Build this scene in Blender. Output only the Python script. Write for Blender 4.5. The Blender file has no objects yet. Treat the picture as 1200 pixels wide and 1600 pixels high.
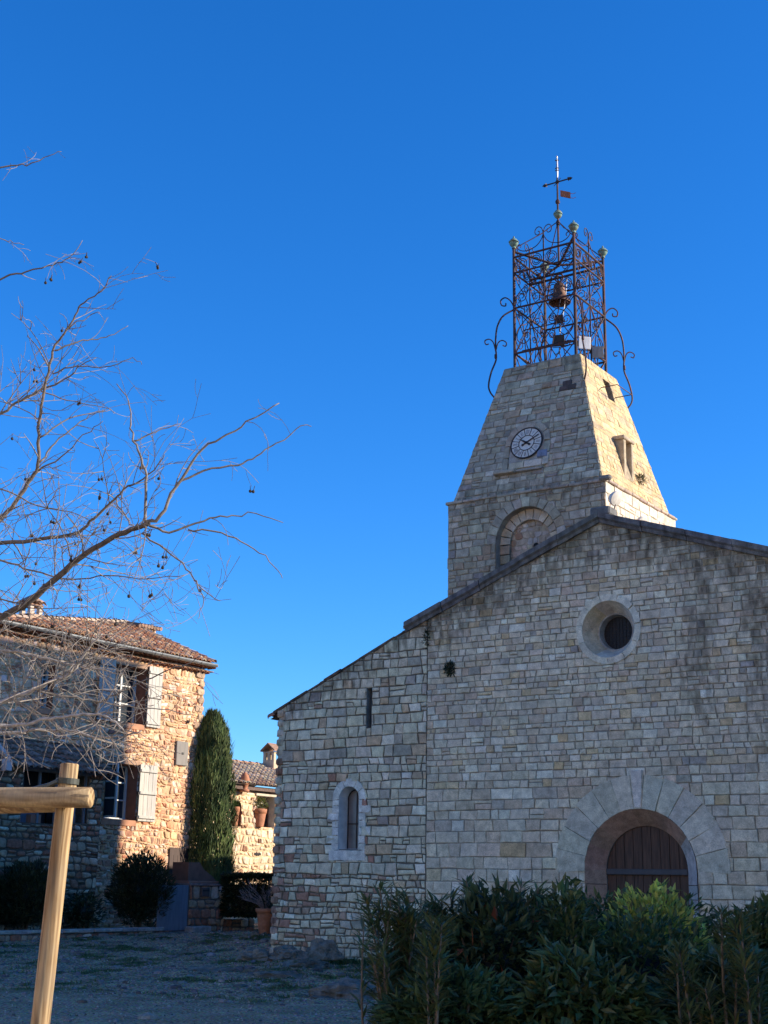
import bpy, math, random
from math import sin, cos, pi, sqrt, atan2, radians
from mathutils import Vector, Matrix, noise
C = bpy.context.scene.collection
SC = bpy.context.scene
# ------------------------------------------------------------------ camera
FPX, PITCH, ROLL, YAW = 2177.0, .26152, .016, .59256
EYE = Vector((0, 0, 1.6))
F = Vector((0, cos(PITCH), sin(PITCH))); U0 = Vector((0, -sin(PITCH), cos(PITCH)))
RR = Vector((cos(ROLL), 0, 0)) + U0*sin(ROLL); UU = Vector((-sin(ROLL), 0, 0)) + U0*cos(ROLL)
cd = bpy.data.cameras.new('camera'); cam = bpy.data.objects.new('camera', cd); C.objects.link(cam)
cam.matrix_world = Matrix(((RR.x, UU.x, -F.x, EYE.x), (RR.y, UU.y, -F.y, EYE.y), (RR.z, UU.z, -F.z, EYE.z), (0, 0, 0, 1)))
cd.sensor_fit = 'VERTICAL'; cd.sensor_height = 24; cd.lens = FPX/1600*24; cd.clip_end = 5000; cd.clip_start = .05
SC.camera = cam
SC.render.resolution_x, SC.render.resolution_y = 768, 1024
# ------------------------------------------------------------------ sky and sun
SUN_AZ, SUN_EL = radians(3), radians(19)         # azimuth: from +X towards the viewer (-Y)
SDIR = Vector((cos(SUN_AZ)*cos(SUN_EL), -sin(SUN_AZ)*cos(SUN_EL), sin(SUN_EL)))
w = bpy.data.worlds.new('World'); SC.world = w; w.use_nodes = True
nt = w.node_tree; bg = nt.nodes['Background']
sky = nt.nodes.new('ShaderNodeTexSky'); sky.sky_type = 'NISHITA'; sky.sun_disc = False
sky.sun_elevation = SUN_EL; sky.sun_rotation = atan2(SDIR.x, SDIR.y)
sky.altitude = 400; sky.air_density = 1.0; sky.dust_density = 0.1; sky.ozone_density = 8.0
hs_ = nt.nodes.new('ShaderNodeHueSaturation'); hs_.inputs['Saturation'].default_value = 1.125; hs_.inputs['Hue'].default_value = .505
nt.links.new(sky.outputs[0], hs_.inputs['Color']); nt.links.new(hs_.outputs[0], bg.inputs[0]); bg.inputs[1].default_value = .15
sl = bpy.data.lights.new('sun', 'SUN'); so = bpy.data.objects.new('sun', sl); C.objects.link(so)
sl.energy = 4.6; sl.angle = radians(.5); sl.color = (1, .875, .70)
so.rotation_euler = SDIR.to_track_quat('Z', 'Y').to_euler(); so.location = (60, 0, 40)
vs = SC.view_settings; vs.view_transform = 'Standard'; vs.look = 'None'; vs.exposure = .84; vs.gamma = 1; vs.use_curve_mapping = False
# ------------------------------------------------------------------ frames: u along the church front, v into it
eu = Vector((cos(YAW), -sin(YAW), 0)); ev = Vector((sin(YAW), cos(YAW), 0))
ORG = Vector((4.984, 27.0, 0))
def ray(px, py): return F + RR*((px-600)/FPX) - UU*((py-800)/FPX)
def at(px, py, Y):                       # world point at forward distance Y
    d = ray(px, py); return EYE + d*(Y/d.y)
def W(u, v, z): return ORG + eu*u + ev*v + Vector((0, 0, z))
def uvz(P): q = Vector(P)-ORG; return q.dot(eu), q.dot(ev), q.z
def on_front(px, py, v=0.):
    d = ray(px, py); t = (ORG+ev*v-EYE).dot(ev)/d.dot(ev); q = EYE+d*t-ORG; return q.dot(eu), q.z
def on_side(px, py, u):
    d = ray(px, py); t = (ORG+eu*u-EYE).dot(eu)/d.dot(eu); q = EYE+d*t-ORG; return q.dot(ev), q.z
# ------------------------------------------------------------------ object helpers
def tag(o, label=None, cat=None, group=None, kind=None):
    if label: o['label'] = label
    if cat: o['category'] = cat
    if group: o['group'] = group
    if kind: o['kind'] = kind
    return o
def empty(name, loc=(0, 0, 0), rz=0., label=None, cat=None, group=None):
    o = bpy.data.objects.new(name, None); C.objects.link(o); o.location = loc; o.rotation_euler = (0, 0, rz)
    o.empty_display_size = .2
    return tag(o, label, cat, group)
def church_empty(name, label, cat, group=None):     # local axes = (u, v, z)
    return empty(name, ORG, -YAW, label, cat, group)
class MB:
    def __init__(s): s.v = []; s.f = []; s.c = []; s.st = []
    def add(s, vs, fs, col=(1, 1, 1), st=0.):
        b = len(s.v); s.v += [tuple(p) for p in vs]; s.f += [tuple(i+b for i in f) for f in fs]
        s.c += [col]*len(vs) if not isinstance(col, list) else col
        s.st += [st]*len(vs) if not isinstance(st, list) else st
    def build(s, name, mat, parent=None, smooth=False):
        me = bpy.data.meshes.new(name); me.from_pydata(s.v, [], s.f)
        a = me.color_attributes.new('Col', 'FLOAT_COLOR', 'POINT')
        a.data.foreach_set('color', [x for c in s.c for x in (c[0], c[1], c[2], 1.)])
        if any(s.st):
            q = me.attributes.new('Stain', 'FLOAT', 'POINT'); q.data.foreach_set('value', s.st)
        me.materials.append(mat)
        if smooth: me.polygons.foreach_set('use_smooth', [True]*len(me.polygons))
        me.update()
        o = bpy.data.objects.new(name, me); C.objects.link(o)
        if parent: o.parent = parent
        return o
    def box(s, x0, x1, y0, y1, z0, z1, col=(1, 1, 1), b=0.):
        if b <= 0:
            vs = [(x, y, z) for x in (x0, x1) for y in (y0, y1) for z in (z0, z1)]
            s.add(vs, [(0, 1, 3, 2), (4, 6, 7, 5), (0, 4, 5, 1), (2, 3, 7, 6), (0, 2, 6, 4), (1, 5, 7, 3)], col); return
        vs = []
        for x, sx in ((x0, 1), (x1, -1)):
            for y, sy in ((y0, 1), (y1, -1)):
                for z, sz in ((z0, 1), (z1, -1)):
                    vs += [(x, y+sy*b, z+sz*b), (x+sx*b, y, z+sz*b), (x+sx*b, y+sy*b, z)]
        k = lambda i, j, l, c: (i*4+j*2+l)*3+c
        fs = []
        for i in (0, 1): fs.append((k(i, 0, 0, 0), k(i, 1, 0, 0), k(i, 1, 1, 0), k(i, 0, 1, 0)))
        for j in (0, 1): fs.append((k(0, j, 0, 1), k(1, j, 0, 1), k(1, j, 1, 1), k(0, j, 1, 1)))
        for l in (0, 1): fs.append((k(0, 0, l, 2), k(1, 0, l, 2), k(1, 1, l, 2), k(0, 1, l, 2)))
        for i in (0, 1):
            for j in (0, 1): fs.append((k(i, j, 0, 0), k(i, j, 1, 0), k(i, j, 1, 1), k(i, j, 0, 1)))
            for l in (0, 1): fs.append((k(i, 0, l, 0), k(i, 1, l, 0), k(i, 1, l, 2), k(i, 0, l, 2)))
        for j in (0, 1):
            for l in (0, 1): fs.append((k(0, j, l, 1), k(1, j, l, 1), k(1, j, l, 2), k(0, j, l, 2)))
        for i in (0, 1):
            for j in (0, 1):
                for l in (0, 1): fs.append((k(i, j, l, 0), k(i, j, l, 1), k(i, j, l, 2)))
        s.add(vs, fs, col)
    def quad(s, a, b, c, d, col=(1, 1, 1)): s.add([a, b, c, d], [(0, 1, 2, 3)], col)
    def tube(s, pts, r, n=6, col=(1, 1, 1), cap=True):
        pts = [Vector(p) for p in pts]
        m = len(pts)
        rs = r if isinstance(r, (list, tuple)) else [r]*m
        vs = []; fs = []
        t0 = (pts[1]-pts[0]).normalized()
        x = t0.orthogonal().normalized()
        for i, p in enumerate(pts):
            t = (pts[min(i+1, m-1)]-pts[max(i-1, 0)])
            t = t.normalized() if t.length > 1e-9 else t0
            x = (x - t*x.dot(t))
            x = x.normalized() if x.length > 1e-6 else t.orthogonal().normalized()
            y = t.cross(x)
            for k in range(n):
                a = 2*pi*k/n; vs.append(p + (x*cos(a)+y*sin(a))*rs[i])
        for i in range(m-1):
            for k in range(n):
                fs.append((i*n+k, i*n+(k+1) % n, (i+1)*n+(k+1) % n, (i+1)*n+k))
        if cap: fs += [tuple(range(n))[::-1], tuple((m-1)*n+k for k in range(n))]
        s.add(vs, fs, col)
    def lathe(s, c, prof, n=16, col=(1, 1, 1), axis=None):    # prof: (r, h)
        c = Vector(c); ax = Vector(axis).normalized() if axis else Vector((0, 0, 1))
        x = ax.orthogonal().normalized() if axis else Vector((1, 0, 0)); y = ax.cross(x)
        vs = [c + ax*h + (x*cos(2*pi*k/n)+y*sin(2*pi*k/n))*max(r, 1e-4) for r, h in prof for k in range(n)]
        fs = [(i*n+k, i*n+(k+1) % n, (i+1)*n+(k+1) % n, (i+1)*n+k) for i in range(len(prof)-1) for k in range(n)]
        s.add(vs, fs, col)
    def ball(s, c, r, n=10, col=(1, 1, 1)):
        s.lathe(c, [(r*sin(pi*i/n), -r*cos(pi*i/n)) for i in range(n+1)], n*2 if n < 9 else 16, col)
    def prism(s, poly, P, h0, h1, col=(1, 1, 1)):              # poly in 2-D, P maps (s,t,h)
        n = len(poly)
        vs = [P(a, b, h0) for a, b in poly]+[P(a, b, h1) for a, b in poly]
        s.add(vs, [tuple(range(n))[::-1], tuple(range(n, 2*n))]+[(i, (i+1) % n, n+(i+1) % n, n+i) for i in range(n)], col)
def nz(x, y=0., z=0.): return noise.noise(Vector((x, y, z)))
def jit(rng, c, a=.08):
    k = 1+rng.uniform(-a, a)*1.5
    return tuple(max(.01, x*k*(1+rng.uniform(-a, a)*.35)) for x in c)
# ------------------------------------------------------------------ materials
def new_mat(name):
    m = bpy.data.materials.new(name); m.use_nodes = True; t = m.node_tree
    return m, t, t.nodes['Principled BSDF']
def nd(t, typ, **kw):
    n = t.nodes.new(typ)
    for k, v in kw.items():
        if k in n.inputs: n.inputs[k].default_value = v
        else: setattr(n, k, v)
    return n
def noise_tex(t, scale, detail=6, vec=None, sc=None):
    n = nd(t, 'ShaderNodeTexNoise', Scale=scale, Detail=detail)
    if vec is not None:
        if sc:
            mp = nd(t, 'ShaderNodeMapping'); mp.inputs['Scale'].default_value = sc
            t.links.new(vec, mp.inputs[0]); vec = mp.outputs[0]
        t.links.new(vec, n.inputs['Vector'])
    return n.outputs['Fac']
def ramp(t, fac, a, b, ca=(0, 0, 0, 1), cb=(1, 1, 1, 1)):
    r = nd(t, 'ShaderNodeValToRGB'); e = r.color_ramp.elements
    e[0].position = a; e[0].color = ca; e[1].position = b; e[1].color = cb
    t.links.new(fac, r.inputs[0]); return r.outputs[0]
def mixc(t, mode, fac, a, b):
    n = nd(t, 'ShaderNodeMix', data_type='RGBA', blend_type=mode)
    for i, x in ((0, fac), (6, a), (7, b)):
        if isinstance(x, (int, float)): n.inputs[i].default_value = x
        elif isinstance(x, tuple): n.inputs[i].default_value = x
        else: t.links.new(x, n.inputs[i])
    return n.outputs[2]
def bump(t, b, h, strength, dist, prev=None):
    n = nd(t, 'ShaderNodeBump', Strength=strength, Distance=dist)
    t.links.new(h, n.inputs['Height'])
    if prev: t.links.new(prev, n.inputs['Normal'])
    t.links.new(n.outputs[0], b.inputs['Normal']); return n.outputs[0]
def attr(t, name): return nd(t, 'ShaderNodeAttribute', attribute_name=name)
def stone_mat(name, var=(.76, 1.28), sc=7., bs=.55, bd=.02, rough=.92, streak=.0, moss=0.):
    m, t, b = new_mat(name)
    tc = nd(t, 'ShaderNodeTexCoord').outputs['Object']
    col = attr(t, 'Col').outputs['Color']
    n1 = noise_tex(t, sc, 10, tc); n2 = noise_tex(t, sc*7, 6, tc); n3 = noise_tex(t, 1.1, 6, tc)
    col = mixc(t, 'MULTIPLY', 1., col, ramp(t, n1, .3, .72, (var[0],)*3+(1,), (var[1],)*3+(1,)))
    col = mixc(t, 'MULTIPLY', 1., col, ramp(t, n2, .3, .7, (.82, .82, .80, 1), (1.2, 1.2, 1.2, 1)))
    col = mixc(t, 'MULTIPLY', 1., col, ramp(t, n3, .3, .7, (.86, .87, .89, 1), (1.15, 1.13, 1.1, 1)))
    # pits and lichen spots
    vo = nd(t, 'ShaderNodeTexVoronoi', Scale=sc*4.5); t.links.new(tc, vo.inputs['Vector'])
    sp = nd(t, 'ShaderNodeMath', operation='MULTIPLY'); t.links.new(ramp(t, vo.outputs['Distance'], .12, .3, (1, 1, 1, 1), (0, 0, 0, 1)), sp.inputs[0]); t.links.new(ramp(t, n3, .45, .62), sp.inputs[1])
    col = mixc(t, 'MIX', sp.outputs[0], col, mixc(t, 'MULTIPLY', 1., col, (.58, .59, .56, 1)))
    st = attr(t, 'Stain').outputs['Fac']
    sn = noise_tex(t, 4.5, 10, tc, (1.8, 1.8, .6))
    sm = nd(t, 'ShaderNodeMath', operation='MULTIPLY_ADD'); t.links.new(sn, sm.inputs[0]); sm.inputs[1].default_value = 2.6; sm.inputs[2].default_value = -1.35
    sa = nd(t, 'ShaderNodeMath', operation='ADD', use_clamp=True); t.links.new(st, sa.inputs[0]); t.links.new(sm.outputs[0], sa.inputs[1])
    sg = nd(t, 'ShaderNodeMath', operation='MULTIPLY', use_clamp=True); t.links.new(sa.outputs[0], sg.inputs[0]); t.links.new(ramp(t, st, .02, .25), sg.inputs[1])
    col = mixc(t, 'MIX', sg.outputs[0], col, mixc(t, 'MULTIPLY', 1., col, (.24, .235, .225, 1)))
    if moss:
        mm = ramp(t, noise_tex(t, 2.3, 8, tc), .62, .72)
        col = mixc(t, 'MIX', mm, col, (.06, .075, .03, 1))
    t.links.new(col, b.inputs['Base Color']); b.inputs['Roughness'].default_value = rough
    b.inputs['Specular IOR Level'].default_value = .2
    p = bump(t, b, n1, bs, bd); bump(t, b, n2, bs*.6, bd*.35, p)
    return m
def simple_mat(name, col=None, rough=.6, metal=0., nscale=8., var=(.7, 1.15), bs=.2, bd=.005, sc=None, spec=.4):
    m, t, b = new_mat(name)
    tc = nd(t, 'ShaderNodeTexCoord').outputs['Object']
    n1 = noise_tex(t, nscale, 8, tc, sc)
    base = attr(t, 'Col').outputs['Color'] if col is None else tuple(col)+(1,)
    c = mixc(t, 'MULTIPLY', 1., base, ramp(t, n1, .3, .7, (var[0],)*3+(1,), (var[1],)*3+(1,)))
    t.links.new(c, b.inputs['Base Color']); b.inputs['Roughness'].default_value = rough; b.inputs['Metallic'].default_value = metal
    b.inputs['Specular IOR Level'].default_value = spec
    if bs: bump(t, b, n1, bs, bd)
    return m
def rust_mat(name, paint, rust=(.14, .05, .028), lo=.45, hi=.6):
    m, t, b = new_mat(name); tc = nd(t, 'ShaderNodeTexCoord').outputs['Object']
    n1 = noise_tex(t, 9, 8, tc); n2 = noise_tex(t, 45, 5, tc)
    c = mixc(t, 'MIX', ramp(t, n1, lo, hi), tuple(paint)+(1,), tuple(rust)+(1,))
    c = mixc(t, 'MULTIPLY', 1., c, ramp(t, n2, .3, .7, (.6, .6, .6, 1), (1.2, 1.2, 1.2, 1)))
    t.links.new(c, b.inputs['Base Color']); b.inputs['Roughness'].default_value = .7; b.inputs['Metallic'].default_value = .2
    bump(t, b, n2, .3, .004); return m
def leaf_mat(name, rough=.45, trans=.25, var=(.6, 1.3), nscale=3.):
    m, t, b = new_mat(name); tc = nd(t, 'ShaderNodeTexCoord').outputs['Object']
    n1 = noise_tex(t, nscale, 4, tc)
    c = mixc(t, 'MULTIPLY', 1., attr(t, 'Col').outputs['Color'], ramp(t, n1, .3, .7, (var[0],)*3+(1,), (var[1],)*3+(1,)))
    t.links.new(c, b.inputs['Base Color']); b.inputs['Roughness'].default_value = rough; b.inputs['Specular IOR Level'].default_value = .35
    tr = nd(t, 'ShaderNodeBsdfTranslucent'); t.links.new(c, tr.inputs[0])
    mx = nd(t, 'ShaderNodeMixShader'); mx.inputs[0].default_value = trans
    t.links.new(b.outputs[0], mx.inputs[1]); t.links.new(tr.outputs[0], mx.inputs[2])
    t.links.new(mx.outputs[0], t.nodes['Material Output'].inputs[0]); return m
def wood_mat(name, ca, cb, ring=14., stretch=(6, 6, .5)):
    m, t, b = new_mat(name); tc = nd(t, 'ShaderNodeTexCoord').outputs['Object']
    mp = nd(t, 'ShaderNodeMapping'); mp.inputs['Scale'].default_value = stretch; t.links.new(tc, mp.inputs[0])
    nn = nd(t, 'ShaderNodeTexNoise', Scale=1.3, Detail=3, Distortion=.6); t.links.new(mp.outputs[0], nn.inputs['Vector'])
    sn = nd(t, 'ShaderNodeMath', operation='MULTIPLY'); sn.inputs[1].default_value = ring; t.links.new(nn.outputs['Fac'], sn.inputs[0])
    fr = nd(t, 'ShaderNodeMath', operation='PINGPONG'); fr.inputs[1].default_value = 1.; t.links.new(sn.outputs[0], fr.inputs[0])
    fine = noise_tex(t, 9, 6, tc, (12, 12, .8))
    c = mixc(t, 'MIX', ramp(t, fr.outputs[0], .1, .85), tuple(ca)+(1,), tuple(cb)+(1,))
    c = mixc(t, 'MULTIPLY', 1., c, ramp(t, fine, .3, .7, (.72, .7, .66, 1), (1.12, 1.12, 1.12, 1)))
    mk = nd(t, 'ShaderNodeMapping'); mk.inputs['Scale'].default_value = tuple(9 if q > 1 else 2.6 for q in stretch); t.links.new(tc, mk.inputs[0])
    kn = nd(t, 'ShaderNodeTexVoronoi', Scale=1.); t.links.new(mk.outputs[0], kn.inputs['Vector'])
    c = mixc(t, 'MIX', ramp(t, kn.outputs['Distance'], .10, .2, (.75, .75, .75, 1), (0, 0, 0, 1)), c, (.10, .06, .035, 1))
    ck_ = noise_tex(t, 4., 4, tc, tuple(11 if q > 1 else .35 for q in stretch))
    c = mixc(t, 'MIX', ramp(t, ck_, .35, .39, (.8, .8, .8, 1), (0, 0, 0, 1)), c, (.09, .06, .04, 1))
    gy = noise_tex(t, 3., 5, tc); c = mixc(t, 'MIX', ramp(t, gy, .45, .7, (0, 0, 0, 1), (.55, .55, .55, 1)), c, (.30, .255, .175, 1))
    t.links.new(c, b.inputs['Base Color']); b.inputs['Roughness'].default_value = .75
    b.inputs['Specular IOR Level'].default_value = .2
    bump(t, b, fine, .35, .004); return m
M = {}
M['ashlar'] = stone_mat('church_stone')
M['tower'] = stone_mat('tower_stone', bs=.7)
M['rubble'] = stone_mat('house_stone', (.72, 1.3), 9., .7, .03)
M['slab'] = stone_mat('dark_slab_stone', (.6, 1.2), 6., .5, .015, moss=0)
M['tile'] = simple_mat('clay_tile', None, .85, 0, 14, (.6, 1.25), .3, .008, spec=.2)
M['iron'] = rust_mat('wrought_iron', (.045, .028, .028), (.115, .04, .03))
M['black_iron'] = rust_mat('dark_iron', (.025, .024, .026), (.05, .03, .02))
M['copper'] = rust_mat('verdigris_copper', (.20, .33, .27), (.26, .2, .1), .45, .65)
M['bronze'] = simple_mat('bell_bronze', (.16, .085, .055), .55, .5, 10, (.6, 1.2))
M['white'] = simple_mat('white_enamel', (.66, .63, .56), .35, 0, 20, (.85, 1.05), .05)
M['paint'] = simple_mat('painted_wood', None, .6, 0, 14, (.78, 1.08), .2, .003, (1, 1, .15))
M['plain'] = simple_mat('plaster', None, .9, 0, 5, (.75, 1.12), .3, .01)
M['metal'] = simple_mat('zinc', (.32, .33, .33), .45, .6, 6, (.7, 1.15), .05)
M['door'] = simple_mat('old_door_wood', (.085, .045, .027), .7, 0, 10, (.5, 1.3), .5, .01, (3, 3, .25))
M['wood'] = wood_mat('round_pine', (.52, .36, .185), (.25, .15, .068))
M['bark'] = simple_mat('bark', None, .85, 0, 30, (.6, 1.3), .3, .004)
M['stem'] = simple_mat('stem_bark', (.17, .13, .085), .85, 0, 30, (.7, 1.2), .2, .004)
M['leaf'] = leaf_mat('leaf')
M['needle'] = leaf_mat('cypress_leaf', .7, .12, (.5, 1.4), 2.)
M['terracotta'] = simple_mat('terracotta', (.45, .19, .10), .8, 0, 12, (.75, 1.15), .2, .004)
M['berry'] = simple_mat('seed_pod', (.03, .022, .016), .7, 0, 60, (.7, 1.2), .3, .003)
m, t, b = new_mat('leaded_dark_glass'); b.inputs['Base Color'].default_value = (.012, .014, .018, 1); b.inputs['Roughness'].default_value = .45; b.inputs['Specular IOR Level'].default_value = .25; bump(t, b, noise_tex(t, 40, 3), .4, .01); M['oldglass'] = m
M['dark'] = simple_mat('dark_void', (.012, .011, .011), .95, 0, 4, (.8, 1.1), 0)
m, t, b = new_mat('window_glass'); b.inputs['Base Color'].default_value = (.03, .04, .05, 1); b.inputs['Roughness'].default_value = .12; b.inputs['Specular IOR Level'].default_value = .3; M['glass'] = m
nn = noise_tex(t, 3, 3); bump(t, b, nn, .06, .02)
# ------------------------------------------------------------------ masonry
def clip(poly, hp):                       # hp: a,b,c keep a*s+b*t<=c
    a, b, c = hp; out = []
    for i in range(len(poly)):
        p, q = poly[i], poly[(i+1) % len(poly)]
        dp = a*p[0]+b*p[1]-c; dq = a*q[0]+b*q[1]-c
        if dp <= 0: out.append(p)
        if (dp < 0 < dq) or (dq < 0 < dp):
            k = dp/(dp-dq); out.append((p[0]+(q[0]-p[0])*k, p[1]+(q[1]-p[1])*k))
    return out
def area(p): return .5*sum(p[i][0]*p[(i+1) % len(p)][1]-p[(i+1) % len(p)][0]*p[i][1] for i in range(len(p)))
def cen(p): return sum(x for x, _ in p)/len(p), sum(y for _, y in p)/len(p)
def inset(p, b):
    n = len(p); out = []
    for i in range(n):
        a, c, d = p[i-1], p[i], p[(i+1) % n]
        e1 = (c[0]-a[0], c[1]-a[1]); e2 = (d[0]-c[0], d[1]-c[1])
        l1 = math.hypot(*e1) or 1e-9; l2 = math.hypot(*e2) or 1e-9
        n1 = (-e1[1]/l1, e1[0]/l1); n2 = (-e2[1]/l2, e2[0]/l2)
        k = max(.35, 1+n1[0]*n2[0]+n1[1]*n2[1])
        out.append((c[0]+b*(n1[0]+n2[0])/k, c[1]+b*(n1[1]+n2[1])/k))
    return out
def dedupe(p, e=.012):
    out = []
    for q in p:
        if not out or math.hypot(q[0]-out[-1][0], q[1]-out[-1][1]) > e: out.append(q)
    while len(out) > 2 and math.hypot(out[0][0]-out[-1][0], out[0][1]-out[-1][1]) <= e: out.pop()
    return out
def stone(mb, P, poly, rng, col, gap, bev, hgt, base=-.02, rnd=False, st=0.):
    poly = dedupe(poly)
    if len(poly) < 3: return
    A = area(poly)
    if A < 0: poly = poly[::-1]; A = -A
    xs = [q[0] for q in poly]; ys = [q[1] for q in poly]
    md = min(max(xs)-min(xs), max(ys)-min(ys))
    if A < .0012 or md < .025: return
    bev = min(bev, md*.22); gap = min(gap, md*.12)
    if rnd:                                   # cut the corners
        q = []
        for i in range(len(poly)):
            a, c, d = poly[i-1], poly[i], poly[(i+1) % len(poly)]
            k1 = rng.uniform(.1, .3); k2 = rng.uniform(.1, .3)
            q += [(c[0]+(a[0]-c[0])*k1, c[1]+(a[1]-c[1])*k1), (c[0]+(d[0]-c[0])*k2, c[1]+(d[1]-c[1])*k2)]
        poly = q
    else:                                     # slightly ragged edges
        q = []
        for i in range(len(poly)):
            c, d = poly[i], poly[(i+1) % len(poly)]; q.append(c)
            l = math.hypot(d[0]-c[0], d[1]-c[1])
            if l > .1:
                for f in (.3, .7):
                    f += rng.uniform(-.12, .12); k = rng.uniform(-.009, .004); q.append((c[0]+(d[0]-c[0])*f-(d[1]-c[1])/l*k*-1, c[1]+(d[1]-c[1])*f+(d[0]-c[0])/l*k*-1))
        poly = q
    r0 = inset(poly, gap); r2 = inset(poly, gap+bev); n = len(poly)
    cx, cy = cen(r2); tx, ty = rng.uniform(-.07, .07), rng.uniform(-.07, .07)
    mt = max(abs(tx*(x-cx)+ty*(y-cy)) for x, y in r0); sc_ = min(1, (hgt*.75)/max(mt, 1e-6)); tx *= sc_; ty *= sc_
    H = lambda x, y: hgt + tx*(x-cx)+ty*(y-cy)
    vs = [P(x, y, base) for x, y in r0]
    if rnd:
        r1 = inset(poly, gap+bev*.35)
        vs += [P(x, y, H(x, y)*.55) for x, y in r1]+[P(x, y, H(x, y)) for x, y in r2]+[P(cx, cy, hgt*1.25)]
        fs = [(k*n+i, k*n+(i+1) % n, (k+1)*n+(i+1) % n, (k+1)*n+i) for k in (0, 1) for i in range(n)]
        fs += [(2*n+i, 2*n+(i+1) % n, 3*n) for i in range(n)]
    else:
        vs += [P(x, y, H(x, y)-bev*.5) for x, y in r0]+[P(x, y, H(x, y)) for x, y in r2]
        fs = [(k*n+i, k*n+(i+1) % n, (k+1)*n+(i+1) % n, (k+1)*n+i) for k in (0, 1) for i in range(n)]
        fs.append(tuple(2*n+i for i in range(n)))
    if callable(st): q = r0+(r1 if rnd else r0)+r2+([(cx, cy)] if rnd else []); st = [st(*p) for p in q]
    mb.add(vs, fs, col, st)
def masonry(mb, P, rect, halfs, holes, hr, wr, pal, rng, jt=.008, wave=.0, gap=.008, bev=.012, hh=(.008, .022), rnd=False, split=.06, stain=None, minw=.08):
    s0, s1, t0, t1 = rect
    tl = [t0]
    while tl[-1] < t1:
        a = hr(tl[-1]) if callable(hr) else hr
        tl.append(tl[-1]+rng.uniform(*a))
    tl[-1] = t1
    if len(tl) > 2 and tl[-1]-tl[-2] < .08: del tl[-2]
    sd = rng.uniform(0, 100)
    off = lambda k, s: wave*nz(s*.8, k*5.3, sd)+wave*.5*nz(s*2.7, k*3.1, sd+9)
    for k in range(len(tl)-1):
        a, bt = tl[k], tl[k+1]; h = bt-a
        s = s0-rng.uniform(0, h)
        tilt0 = rng.uniform(-jt, jt)*1.5
        while s < s1:
            wdt = max(minw, h*rng.uniform(*wr)); e = min(s+wdt, s1)
            if s1-e < h*.45: e = s1
            tilt1 = rng.uniform(-jt, jt)*1.5
            cell = [(max(s, s0)+tilt0, a+off(k, s)), (e+tilt1, a+off(k, e)), (e-tilt1, bt+off(k+1, e)), (max(s, s0)-tilt0, bt+off(k+1, s))]
            if e >= s1-1e-6: cell[1] = (s1, cell[1][1]); cell[2] = (s1, cell[2][1])
            if s <= s0: cell[0] = (s0, cell[0][1]); cell[3] = (s0, cell[3][1])
            tilt0 = tilt1
            cells = [cell]
            if rng.random() < split and h > .13:
                f = rng.uniform(.35, .65); L = lambda p, q: (p[0]+(q[0]-p[0])*f, p[1]+(q[1]-p[1])*f)
                m0, m1 = L(cell[0], cell[3]), L(cell[1], cell[2])
                cells = [[cell[0], cell[1], m1, m0], [m0, m1, cell[2], cell[3]]]
            s = e
            for cpoly in cells:
                cpoly = [(x+rng.uniform(-jt, jt)*(0 if (x <= s0+1e-6 or x >= s1-1e-6) else .6), y+rng.uniform(-jt, jt)*.6) for x, y in cpoly]
                for hp in halfs:
                    cpoly = clip(cpoly, hp)
                    if len(cpoly) < 3: break
                if len(cpoly) < 3: continue
                pcs = [cpoly]
                for hl in holes:
                    nxt = []
                    for p in pcs:
                        if hl[0] == 'circle':
                            _, cx, cy, r = hl
                            best = None
                            for i_ in range(len(p)):
                                a_, b_ = p[i_], p[(i_+1) % len(p)]; ex, ey = b_[0]-a_[0], b_[1]-a_[1]; l2 = ex*ex+ey*ey or 1e-9
                                f_ = max(0, min(1, ((cx-a_[0])*ex+(cy-a_[1])*ey)/l2)); qx, qy = a_[0]+ex*f_-cx, a_[1]+ey*f_-cy; d = math.hypot(qx, qy)
                                if best is None or d < best[0]: best = (d, qx, qy)
                            if best[0] >= r: nxt.append(p); continue
                            if all(math.hypot(q[0]-cx, q[1]-cy) < r for q in p): continue
                            x, y = cen(p); d = math.hypot(x-cx, y-cy)
                            if d < 1e-6: continue
                            d2 = max(best[0], 1e-6); nx, ny = (x-cx)/d+best[1]/d2, (y-cy)/d+best[2]/d2; d = math.hypot(nx, ny) or 1
                            nx, ny = nx/d, ny/d
                            q = clip(p, (-nx, -ny, -(r+nx*cx+ny*cy)))
                            if len(q) >= 3: nxt.append(q)
                        else:
                            _, x0, x1, y0, y1 = hl
                            if max(q[0] for q in p) <= x0 or min(q[0] for q in p) >= x1 or max(q[1] for q in p) <= y0 or min(q[1] for q in p) >= y1: nxt.append(p); continue
                            mid = clip(clip(p, (1, 0, x1)), (-1, 0, -x0))
                            for q in (clip(p, (1, 0, x0)), clip(p, (-1, 0, -x1)), clip(mid, (0, 1, y0)) if len(mid) > 2 else [], clip(mid, (0, -1, -y1)) if len(mid) > 2 else []):
                                if len(q) >= 3: nxt.append(q)
                    pcs = nxt
                for p in pcs:
                    x, y = cen(p)
                    stone(mb, P, p, rng, pal(rng, x, y), gap, bev, rng.uniform(*hh), rnd=rnd, st=stain if stain else 0.)
def backing(mb, P, outer, holes, col, h=0., stain=0.):
    bm_ = __import__('bmesh').new()
    loops = [outer]+holes; es = []
    for lp in loops:
        vs = [bm_.verts.new((x, y, 0)) for x, y in lp]
        es += [bm_.edges.new((vs[i], vs[(i+1) % len(vs)])) for i in range(len(vs))]
    __import__('bmesh').ops.triangle_fill(bm_, edges=es, use_beauty=True)
    bm_.verts.index_update()
    mb.add([P(v.co.x, v.co.y, h) for v in bm_.verts], [tuple(v.index for v in f.verts) for f in bm_.faces], col, stain)
    bm_.free()
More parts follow.
